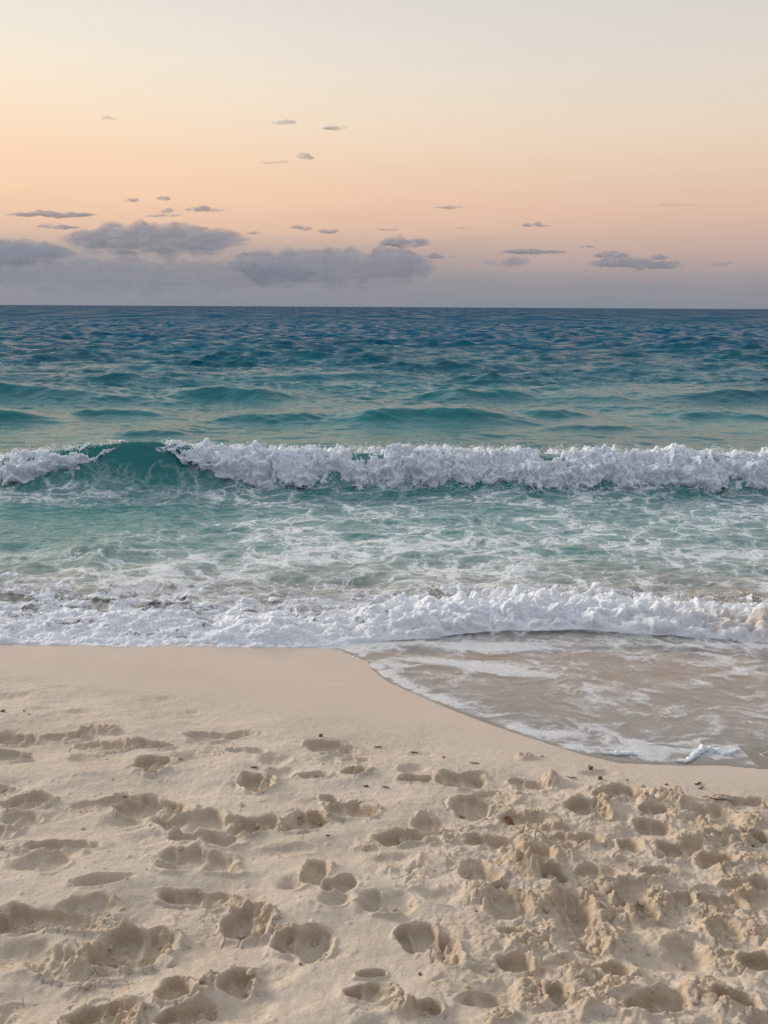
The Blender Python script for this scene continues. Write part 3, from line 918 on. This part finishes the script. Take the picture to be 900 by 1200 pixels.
bw = empty("breaking_wave", (0, YB, 0))


def put(o):
    o.matrix_parent_inverse = Matrix.Translation((0, -YB, 0))
    return o


xL0, xL1 = on_plane(12, 575)[0], on_plane(133, 575)[0] * 1.0
xR0, xR1 = on_plane(272, 575)[0], on_plane(172, 575)[0]
put(roller("foam_crest", -8.0, -2.6, (-9, -9), (xL0, xL1), bw))
put(roller("foam_crest", -4.2, 8.5, (xR0, xR1), (9.5, 9.5), bw))
# spray thrown up along the crest
R = np.random.default_rng(5)
pts, rad, stc = [], [], []
for j in range(620):
    x0 = R.uniform(-7, 7.5)
    if xL1 - .05 < x0 < xR1 + .1:
        continue
    a = float(breaker_amp(x0))
    n = R.integers(6, 26)
    y0 = float(breaker_y(x0)) + R.uniform(-.25, .05)
    hmax = abs(R.normal(0, .055)) + .01
    lean = R.normal(0, .04)
    tt = R.uniform(0, 1, n)
    pts.append(np.stack([x0 + lean * tt + R.normal(0, .016, n), y0 + R.normal(0, .03, n), a * .97 + 0.02 + hmax * tt ** .8 + R.normal(0, .008, n)], 1))
    rad.append(R.uniform(.0025, .009, n) * (1.1 - .6 * tt))
for j in range(150):
    x0 = R.uniform(-7, 7.5)
    if xL0 - .1 < x0 < xR0 + .1:
        continue
    n = R.integers(4, 14)
    y0 = float(breaker_y(x0)) - .66 + R.normal(0, .07)
    pts.append(np.stack([x0 + R.normal(0, .05, n), y0 + R.normal(0, .03, n), np.abs(R.normal(0.03, .05, n))], 1))
    rad.append(R.uniform(.003, .010, n))
for j in range(1300):      # torn water all over the front
    x0 = R.uniform(-7, 7.5)
    hh = R.uniform(0, 1)
    if np.interp(hh, [0, 1], [xL0, xL1]) - .05 < x0 < np.interp(hh, [0, 1], [xR0, xR1]) + .1:
        continue
    n = R.integers(3, 9)
    a = float(breaker_amp(x0))
    q = R.uniform(0, 1, n) * .12
    y0 = float(breaker_y(x0)) - .12 - .52 * (1 - hh) ** .7
    pts.append(np.stack([x0 + R.normal(0, .02, n), y0 - .05 + R.normal(0, .035, n), a * (.05 + .95 * hh) + q + .03], 1))
    rad.append(R.uniform(.002, .0065, n))
put(drops("spray", np.concatenate(pts), np.concatenate(rad), mat_foam, bw))
tag(bw, "long white breaking wave curling over a turquoise face", "wave")

# ------------------------------------------------------------------ shore break


def build_shore():
    nx, nv = 1150, 330
    xs = np.linspace(-4.4, 4.6, nx)
    X = np.repeat(xs[None], nv, 0)
    v = np.linspace(0, 1, nv) ** 1.35
    Lx = np.interp(X, [-4, -1.2, -.3, .4, 2, 4.5], [1.75, 1.7, 1.5, 1.35, 1.3, 1.3])
    V = v[:, None] * Lx
    edge = lip_line(X) + 0.012 * fbm(X / .12, X * 0, 3, 3) + .02 * fbm(X / .5, X * 0 + 4, 2, 3)
    Y = edge + V
    S = profile(Y)
    sea0 = np.maximum(0.0, S + np.maximum(swash_film(X, Y), 0))
    rgt = sstep(-.55, .35, X)                        # the roller grows to the right
    lip = 0.016 * sstep(0, .03, V)
    carpet = lip + 0.016 * sstep(0.0, .35, V) - 0.075 * sstep(0.72, 1.0, V / Lx) - .004
    hgt_ = 0.105 + .035 * fbm(X / .5, X * 0 + 2, 3, 6)
    roll = hgt_ * (.25 * sstep(0, .05, V) + .75 * sstep(0.0, .24, V)) * (1 - sstep(.30, .78, V)) + 0.012 * sstep(0, .05, V) - 0.07 * sstep(.55, 1.0, V / Lx)
    # a smaller tumble in the middle left
    tum = 0.085 * np.exp(-((X + .85) / .28) ** 2) * sstep(0.02, .25, V) * (1 - sstep(.3, .6, V))
    tum += 0.05 * np.exp(-((X + 1.9) / .35) ** 2) * np.exp(-((V - .45) / .14) ** 2)
    T = carpet * (1 - rgt) + roll * rgt + tum
    big = billow(X / .24, Y / .20, 2, 3) - .42
    sabs = lambda p: np.sqrt(p * p + .03)
    mid = .7 * sabs(PN[4](X / .11, Y / .10)) - .17 + .25 * PN[13](X / .07, Y / .06)
    sml = .8 * PN[5](X / .036, Y / .034)
    fin = PN[6](X / .018, Y / .017)
    amp = sstep(0.0, .045 + .01 * rgt, V)
    d = amp * (big * (0.046 + .085 * rgt) + mid * (.018 + .035 * rgt) + sml * (.010 + .012 * rgt) + fin * .007)
    thin = amp * (sstep(.35, 1.0, V / Lx) * 0.032 * fbm(X / .35, Y / .16, 4, 10) + (1 - rgt) * sstep(.05, .35, V) * .030 * (fbm(X / .20, Y / .11, 4, 19) - .05))
    Z0 = sea0 + T + thin
    # push along the surface normal so the lumps overhang
    gx = np.gradient(Z0, axis=1) / np.gradient(X, axis=1)
    gy = np.gradient(Z0, axis=0) / np.maximum(np.gradient(Y, axis=0), 1e-4)
    gy = np.clip(gy, -1.6, 1.6)
    gx = np.clip(gx, -1.2, 1.2)
    nl = np.sqrt(gx * gx + gy * gy + 1)
    X2, Y2, Z2 = X - gx / nl * d, Y - gy / nl * d, Z0 + d / nl
    X2 = X2 + .02 * amp * fbm(X / .07, Y / .07, 2, 2)
    silt = sstep(.15, .6, fbm(X / .35, Y / .2, 3, 17) + .0) * sstep(.8, 1.6, X) * sstep(.35, .6, V) * .7
    silt += .5 * np.exp(-((X - on_plane(880, 742)[0]) / .45) ** 2) * np.exp(-((V - .16) / .16) ** 2) * np.clip(.8 + fbm(X / .2, Y / .15, 3, 5), 0, 1.3)
    keep = Z2 > sea0 - 0.03
    keep[0] = True
    cover = np.interp(V / Lx, [0, .02, .25, .45, .7, 1.0], [.80, .94, .74, .52, .28, .0]) * (1 - rgt) + rgt * np.interp(V / Lx, [0, .03, .35, .6, .8, 1.0], [.7, 1.0, 1.0, .62, .3, .0])
    cover = cover + (.42 - .22 * rgt) * sstep(.0, .15, V) * fbm(X / .26, Y / .13, 4, 8) + .5 * np.clip(tum / .08, 0, .6)
    return X2, Y2, Z2, np.clip(silt, 0, 1), np.clip(cover, 0, 1.1), keep


X, Y, Z, SILT, COVER, K = build_shore()
sw = grid_obj("shore_wave", X, Y, Z, mat_shore_foam, {"silt": SILT, "cover": COVER}, keep=K)
tag(sw, "spent wave of thick white foam spreading onto the smooth wet sand", "wave")
pts, rad = [], []
for j in range(420):
    x0 = R.uniform(-.4, 4.2) if R.uniform() < .8 else R.uniform(-2.8, -.4)
    n = R.integers(4, 16)
    vv = R.uniform(.12, .42)
    y0 = float(lip_line(x0)) + vv
    hh = 0.11 * float(sstep(-.55, .35, x0)) + .05
    tt = R.uniform(0, 1, n)
    pts.append(np.stack([x0 + R.normal(0, .018, n), y0 + R.normal(0, .03, n), hh + .02 + abs(R.normal(0, .03)) * tt], 1))
    rad.append(R.uniform(.0015, .005, n))
drops("spray", np.concatenate(pts), np.concatenate(rad), mat_foam, sw)

# ------------------------------------------------------------------ clouds
mat_cloud, s = new_mat("cloud")
P = s.n('ShaderNodeTexCoord').outputs['Object']
soft = s.n('ShaderNodeAttribute', attribute_name="veil", attribute_type='OBJECT').outputs['Fac']
mpc = s.n('ShaderNodeMapping', {0: P, 'Scale': (0.32, 1.0, 1.6)}).outputs[0]
cn = s.n('ShaderNodeTexNoise', {0: mpc, 'Scale': 0.022, 'Detail': 4.0, 'Roughness': 0.55}).outputs[0]
thn = s.n('ShaderNodeAttribute', attribute_name="thin").outputs['Fac']
core = s.math('ADD', thn, s.math('MULTIPLY', s.math('SUBTRACT', cn, 0.5), 1.9))
alpha = s.math('MULTIPLY', s.math('MULTIPLY', s.smooth(core, 0.0, 1.15), s.smooth(thn, 0.0, 0.65)), s.math('MULTIPLY', soft, 0.64))
geo = s.n('ShaderNodeNewGeometry').outputs['Normal']
nsc = s.n('ShaderNodeVectorMath', {0: geo, 'Scale': 0.15}, operation='SCALE')
nad = s.n('ShaderNodeVectorMath', {0: nsc.outputs[0], 1: (0.0, -0.62, 0.38)}, operation='ADD')
nno = s.n('ShaderNodeVectorMath', {0: nad.outputs[0]}, operation='NORMALIZE')
df = s.n('ShaderNodeBsdfDiffuse', {0: (0.64, 0.72, 0.80, 1), 'Normal': nno.outputs[0]})
tl = s.n('ShaderNodeBsdfTranslucent', {0: (0.70, 0.66, 0.70, 1), 'Normal': nno.outputs[0]})
body = s.n('ShaderNodeMixShader', {0: 0.15, 1: df.outputs[0], 2: tl.outputs[0]})
tp = s.n('ShaderNodeBsdfTransparent')
mo = s.n('ShaderNodeMixShader', {0: alpha, 1: tp.outputs[0], 2: body.outputs[0]})
s.n('ShaderNodeOutputMaterial', {0: mo.outputs[0]})

CD = 5200.0


def cloud(px, py, w_, h_, veil, label, lumps=None, seed=0):
    r = np.random.default_rng(1000 + seed)
    d = ray(px, py)
    t = CD / d[1]
    c_ = np.array([0, 0, H]) + d * t
    pxm = t / FPX
    W, Hh = w_ * pxm, h_ * pxm
    nc, ns = int(np.clip(w_ * 1.6, 48, 420)), 36
    q = np.linspace(-1, 1, nc)
    q = np.sign(q) * (1 - (1 - np.abs(q)) ** 1.15)
    bank = h_ > 40
    env = np.clip(1 - np.abs(q) ** (4.0 if bank else r.uniform(1.5, 2.4)), 0, 1)
    px_ = q * w_ / 2
    lum = fbm(px_ / 30 + seed * 5.1, q * 0 + seed * 3.7, 2, seed % 20)
    fine = fbm(px_ / 9.0, q * 0 + seed * 1.9, 3, (seed + 5) % 20)
    kk = min(1.0, 22.0 / h_)
    top = Hh * env ** .9 * np.clip(.50 + .34 * kk * lum + .15 * min(1.0, 14.0 / h_) * fine, .05, 1.2)
    bot = Hh * env ** .8 * np.clip(.34 + (.16 * fbm(px_ / 24 + 40, q * 0 + seed, 2, (seed + 2) % 20) + .07 * fbm(px_ / 8 + 4, q * 0 + seed, 2, seed % 20)) * kk, .05, .6)
    mid = Hh * .10 * kk * fbm(px_ / 30 + 9, q * 0 + seed * 2.2, 2, (seed + 9) % 20)
    th = np.linspace(0, 2 * math.pi, ns, endpoint=False)
    S_, C_ = np.sin(th)[:, None], np.cos(th)[:, None]
    dep = np.maximum(.8 * (top + bot) / 2, 2.0)
    Xc = np.repeat((q * W / 2)[None], ns, 0)
    if h_ > 25:
        bot = bot * 2.4
    rip = 1 + .07 * fbm(Xc / (Hh * .8) + seed, np.repeat(th[:, None], nc, 1) * 1.2, 3, (seed + 3) % 20)
    Zc = mid + np.where(S_ > 0, top * S_, bot * S_) * rip
    Yc = dep * C_ * rip
    Vc = np.stack([Xc.ravel(), Yc.ravel(), Zc.ravel()], 1)
    idx = np.arange(ns * nc).reshape(ns, nc)
    nx_ = np.roll(idx, -1, 0)
    Fc = np.stack([idx[:, :-1], nx_[:, :-1], nx_[:, 1:], idx[:, 1:]], -1).reshape(-1, 4)
    thin = (np.repeat(np.clip(env * 1.5, 0, 1)[None], ns, 0) ** .8 * np.where(S_ < 0, np.abs(C_) ** (3.2 if h_ > 25 else 1.0), np.abs(C_))).ravel()
    if w_ < 80:
        thin = thin * np.clip(.80 + .75 * fbm(Xc / Hh / 2.2 + seed, Zc / Hh + 3.0, 3, seed % 20), .12, 1.2).ravel()
    o = mesh_from("cloud", Vc, Fc, mat_cloud, {"thin": thin})
    o.location = c_
    o["veil"] = float(veil)
    tag(o, label, "cloud", "small grey clouds low in the evening sky")
    return o


CL = [
    (140, 322, 560, 40, .45, "pale dull bank low along the horizon on the left"),
    (128, 139, 26, 6, .35, "tiny faint cloud alone in the upper left of the sky"),
    (333, 144, 36, 9, .45, "wispy small cloud left of its twin high above the sea"),
    (392, 150, 38, 8, .6, "thin grey streak right of the wispy high cloud"),
    (357, 184, 28, 10, .6, "small round puff beneath the two high clouds"),
    (322, 190, 62, 6, .22, "pale veil trailing left from the small round puff"),
    (154, 235, 27, 6, .75, "short dark dash of cloud above the largest cloud"),
    (192, 233, 22, 7, .7, "small puff just right of the short dark dash"),
    (240, 246, 54, 9, .9, "flat dark cloud shaped like a spindle above the largest cloud"),
    (199, 247, 34, 8, .6, "smudged cloud touching the left end of the spindle cloud"),
    (190, 253, 56, 5, .5, "thin pale streak just under the spindle cloud"),
    (60, 252, 124, 9, .85, "long thin dark cloud reaching in from the left edge"),
    (70, 266, 62, 9, .8, "small bank between the long thin cloud and the largest cloud"),
    (182, 279, 244, 38, 1.0, "largest grey cloud, long and flat, left of centre over the sea"),
    (5, 295, 190, 28, .95, "grey cloud bank cut off by the left edge of the picture"),
    (300, 273, 30, 6, .5, "faint wisp at the right tip of the largest cloud"),
    (352, 267, 34, 7, .75, "small dark cloud above the middle bank, left of a pair"),
    (386, 271, 30, 8, .7, "small dark cloud above the middle bank, right of a pair"),
    (388, 312, 260, 44, .8, "broad grey bank with a ragged top at the middle of the horizon"),
    (455, 269, 34, 4, .5, "thin flat streak above the oval cloud"),
    (474, 284, 72, 19, .95, "oval grey cloud just right of centre"),
    (514, 301, 46, 9, .85, "small flat cloud below and right of the oval cloud"),
    (526, 243, 46, 6, .65, "thin dark streak alone above the oval cloud"),
    (545, 267, 30, 5, .2, "barely visible wisp right of the oval cloud"),
    (628, 264, 42, 7, .65, "thin small cloud alone in the right half of the sky"),
    (625, 295, 86, 10, .8, "flat grey cloud with two tips right of centre"),
    (594, 307, 70, 18, .6, "soft low cloud beneath the flat one with two tips"),
    (688, 289, 22, 6, .6, "tiny puff above the right bank"),
    (715, 299, 50, 9, .75, "small lens of cloud on the left top of the right bank"),
    (745, 309, 124, 18, .75, "wide soft bank low on the right"),
    (768, 302, 42, 8, .7, "small lens of cloud on the right top of the right bank"),
    (845, 309, 36, 8, .35, "faint low patch near the right edge"),
    (795, 240, 56, 7, .18, "very faint patch high on the right"),
]
for i, (a_, b_, c_, d_, e_, f_) in enumerate(CL):
    cloud(a_, b_, c_, d_, e_, f_, seed=i)

# ------------------------------------------------------------------ small things on the sand


def simple_mat(name, c1, c2, rough=0.7, scale=60):
    m, s = new_mat(name)
    P = s.n('ShaderNodeTexCoord').outputs['Object']
    n_ = s.n('ShaderNodeTexNoise', {0: P, 'Scale': scale, 'Detail': 4.0}).outputs[0]
    cc = s.mixc(s.smooth(n_, .35, .65), c1, c2)
    b = s.n('ShaderNodeBump', {'Height': n_, 'Strength': .4, 'Distance': .002})
    p_ = s.n('ShaderNodeBsdfPrincipled', {'Base Color': cc, 'Roughness': rough, 'Normal': b.outputs[0]})
    s.n('ShaderNodeOutputMaterial', {0: p_.outputs[0]})
    return m


M_WEED = simple_mat("seaweed", (.08, .058, .038), (.14, .10, .062), .5, 120)
M_TWIG = simple_mat("driftwood", (.06, .042, .028), (.13, .095, .065), .8, 150)
M_SHELL = simple_mat("shell", (.72, .70, .66), (.85, .83, .80), .35, 90)
M_RUST = simple_mat("leaf", (.16, .055, .018), (.26, .10, .03), .6, 80)
M_PEB = simple_mat("pebble", (.10, .05, .035), (.20, .11, .075), .6, 90)


def place(o, px, py, lift=0.0):
    x, y = on_sand(px, py)
    for _ in range(4):
        z = sand_z(x, y)
        d = ray(px, py)
        t = (z - H) / d[2]
        x, y = d[0] * t, d[1] * t
    o.location = (x, y, sand_z(x, y) + lift)
    o.rotation_euler = (0, 0, random.uniform(0, 6.28))


def tube(path, rads, seg=7):
    path = np.array(path, float)
    V, F = [], []
    n = len(path)
    for i in range(n):
        tdir = path[min(i + 1, n - 1)] - path[max(i - 1, 0)]
        tdir /= np.linalg.norm(tdir) + 1e-9
        a = np.cross(tdir, (0, 0, 1))
        a /= np.linalg.norm(a) + 1e-9
        b = np.cross(a, tdir)
        for k in range(seg):
            an = 2 * math.pi * k / seg
            V.append(path[i] + rads[i] * (math.cos(an) * a + math.sin(an) * b))
    for i in range(n - 1):
        for k in range(seg):
            k2 = (k + 1) % seg
            F.append((i * seg + k, i * seg + k2, (i + 1) * seg + k2, (i + 1) * seg + k))
    return np.array(V), np.array(F)


def twig(px, py, ln, label, mat=None, thick=.0035, ang=None):
    n = 12
    ln, thick = ln * .75, thick * .7
    tt = np.linspace(-.5, .5, n)
    wig = random.uniform(-.3, .3)
    path = np.stack([tt * ln, wig * ln * (tt ** 2) + .05 * ln * np.sin(tt * 9), .003 + .10 * ln * tt * tt], 1)
    V, F = tube(path, thick * (1.05 - .8 * np.abs(tt * 1.7) ** 2) + .0006)
    o = mesh_from("twig", V, F, mat or M_TWIG)
    place(o, px, py, .001)
    o.rotation_euler.z = random.uniform(-.5, .5) if ang is None else ang
    tag(o, label, "twig", "dark bits washed up on the sand")


def weed(px, py, ln, label):
    n = 14
    ln *= .6
    tt = np.linspace(-.5, .5, n)
    V, F = [], []
    for j in range(3):
        path = np.stack([tt * ln * random.uniform(.6, 1), .16 * ln * np.sin(tt * 7 + j * 2) + (j - 1) * .1 * ln, .006 + .004 * np.cos(tt * 11 + j)], 1)
        v, f = tube(path, .006 * (1.0 - (tt * 1.9) ** 2 * .9) * random.uniform(.6, 1.1) + .0008)
        F.append(f + sum(len(q) for q in V))
        V.append(v)
    o = mesh_from("seaweed", np.concatenate(V), np.concatenate(F), M_WEED)
    place(o, px, py, .0)
    o.rotation_euler.z = random.uniform(-.4, .4)
    tag(o, label, "seaweed", "dark bits washed up on the sand")


def pebble(px, py, r_, label, mat=None, name="pebble", cat="pebble"):
    r_ *= .62
    V = ICO4[0].copy()
    k = random.randint(0, 15)
    V *= (1 + .25 * fbm(V[:, 0] * 1.3 + k, V[:, 1] * 1.3 + V[:, 2], 3, k))[:, None]
    V = V * np.array([r_, r_ * .75, r_ * .55])
    o = mesh_from(name, V, ICO4[1], mat or M_PEB)
    place(o, px, py, r_ * .35)
    tag(o, label, cat)


def shell(px, py, r_, label, mat=None):
    # a ribbed scallop-like valve
    nu, nv = 41, 14
    V, F = [], []
    for side in (0, 1):
        for i in range(nv):
            q = i / (nv - 1)
            for j in range(nu):
                a = (j / (nu - 1) - .5) * 2.3
                rr = r_ * q * (1 + .05 * math.cos(a * 16))
                zz = r_ * .38 * math.sin(math.pi * min(q, .999) ** .8) * math.cos(a * .7) + .02 * r_ * math.cos(a * 16) * q
                V.append((rr * math.sin(a), rr * math.cos(a) - r_ * .5, zz - side * r_ * .05 + r_ * .06))
        o0 = side * nu * nv
        for i in range(nv - 1):
            for j in range(nu - 1):
                f = (o0 + i * nu + j, o0 + i * nu + j + 1, o0 + (i + 1) * nu + j + 1, o0 + (i + 1) * nu + j)
                F.append(f if side == 0 else f[::-1])
    o = mesh_from("shell", np.array(V), np.array(F), mat or M_SHELL)
    place(o, px, py, 0)
    tag(o, label, "shell")


weed(376, 863, .035, "dark scrap of seaweed on smooth sand above a long footprint near centre")
weed(692, 901, .045, "dark curl of seaweed just below the foam line on the right")
weed(703, 913, .03, "small dark seaweed scrap beneath the curl right of centre")
twig(298, 900, .045, "short black twig above the deep footprint left of centre", thick=.004)
twig(443, 876, .05, "slender dark twig right of the long footprint in the middle", thick=.003)
twig(429, 922, .03, "stubby dark twig below the small footprints near centre", thick=.004)
twig(452, 923, .045, "thin twig lying right of the stubby one near centre", thick=.0025)
twig(485, 882, .05, "thin brown twig on the smooth sand above the centre prints", thick=.0025)
twig(556, 895, .06, "pale thin stick right of the round brown nut", thick=.0025)
twig(670, 912, .06, "thin twig between the sand mound and the seaweed curl", thick=.0025)
twig(818, 919, .05, "dark twig on the right below the foam strip", thick=.004)
twig(822, 924, .045, "second dark twig just under the one below the foam strip", thick=.003)
twig(838, 934, .16, "long thin stalk, upper of two crossing near the right edge", thick=.002, ang=.12)
twig(842, 940, .13, "long thin stalk, lower of two crossing near the right edge", thick=.002, ang=-.25)
twig(781, 920, .02, "tiny dark chip of wood right of the seaweed scraps", thick=.003)
twig(735, 915, .02, "tiny dark chip of wood beside the seaweed scraps", thick=.003)
twig(880, 994, .06, "dark bent twig sticking out of a crumbly heap at the right edge", thick=.005, ang=.8)
twig(146, 933, .03, "curled hair-thin stem on smooth sand at left", thick=.0018)
twig(384, 980, .018, "tiny dark twig in a print below the long oval one", thick=.003)
pebble(520, 888, .012, "round brown nut on smooth sand below the wet edge")
pebble(3, 834, .02, "reddish brown pebble at the left edge")
pebble(28, 833, .010, "small brown pebble right of the reddish one at the left edge")
pebble(34, 837, .008, "smallest brown pebble beside the left edge pebbles")
pebble(132, 914, .006, "tiny dark stone on smooth sand at left")
pebble(172, 1019, .006, "tiny dark stone above the wide footprint at lower left")
pebble(352, 1130, .007, "tiny dark stone below the deep oval print at the bottom")
pebble(492, 1142, .009, "brown stone below the twin footprints at the bottom")
pebble(558, 1068, .007, "reddish speck of stone beside the churned sand")
pebble(247, 982, .006, "tiny dark stone inside the stacked prints at left")
shell(228, 857, .016, "white shell on the rim of a long footprint at left")
shell(575, 959, .012, "small white shell beside the orange leaf scrap")
shell(220, 1066, .008, "tiny white shell on smooth sand at lower left")
shell(315, 1192, .010, "white shell fragment near the bottom edge")


def leaf(px, py, ln, label):
    nu, nv = 12, 5
    V, F = [], []
    for sd in (0, 1):
        for i in range(nu):
            q = i / (nu - 1)
            hw_ = ln * .28 * math.sin(math.pi * q) ** .8 + .0005
            for j in range(nv):
                e = j / (nv - 1) * 2 - 1
                V.append(((q - .5) * ln, e * hw_, .004 + ln * .18 * (e * e) + ln * .12 * math.sin(q * 5) + sd * -.0008))
        o0 = sd * nu * nv
        for i in range(nu - 1):
            for j in range(nv - 1):
                f = (o0 + i * nv + j, o0 + (i + 1) * nv + j, o0 + (i + 1) * nv + j + 1, o0 + i * nv + j + 1)
                F.append(f if sd == 0 else f[::-1])
    o = mesh_from("leaf", np.array(V), np.array(F), M_RUST)
    place(o, px, py, .004)
    tag(o, label, "leaf")


leaf(597, 957, .045, "curled orange brown leaf scrap beside a white shell")

# foam lump left at the edge of the swash


def foam_strand(pxpts, radii, label, name="foam_strand"):
    P_ = [on_sand(*p) for p in pxpts]
    P_ = np.array([(x, y, float(profile(y)) + .010) for x, y in P_])
    n = 160
    tt = np.linspace(0, len(P_) - 1, n)
    path = np.stack([np.interp(tt, np.arange(len(P_)), P_[:, i]) for i in range(3)], 1)
    for _ in range(25):
        path[1:-1] = (path[:-2] + 2 * path[1:-1] + path[2:]) / 4
    rr = np.interp(tt, np.arange(len(P_)), radii)
    V, F = tube(path, rr, 26)
    ctr = np.repeat(path, 26, 0)
    dv = V - ctr
    lum = .55 + 1.1 * billow(V[:, 0] / .035, V[:, 1] / .035 + V[:, 2] / .03, 3, 4)
    V = ctr + dv * lum[:, None]
    V[:, 2] = np.maximum(V[:, 2], ctr[:, 2] - .012)
    o = mesh_from(name, V, F, mat_foam, {"silt": np.zeros(len(V)), "cover": np.full(len(V), .95)})
    tag(o, label, "foam")


foam_strand([(792, 893), (806, 894), (814, 886), (824, 880), (838, 882), (850, 886), (862, 882), (868, 879)], [.003, .009, .015, .018, .015, .011, .008, .002],
            "thick white strand of foam left on the thin water at right")
foam_strand([(706, 884), (722, 885), (738, 885), (748, 886)], [.003, .010, .010, .003],
            "short low strand of foam on the milky edge of the thin water")

# ------------------------------------------------------------------ render settings
scene.render.engine = 'CYCLES'
scene.cycles.use_denoising = True
scene.cycles.denoising_prefilter = 'FAST'
scene.cycles.use_adaptive_sampling = False
scene.cycles.max_bounces = 12
scene.cycles.diffuse_bounces = 10
scene.cycles.transparent_max_bounces = 96
scene.cycles.sample_clamp_indirect = 4
scene.view_settings.view_transform = 'Standard'
scene.view_settings.look = 'None'
scene.view_settings.exposure = 0.08
scene.view_settings.gamma = 1.0
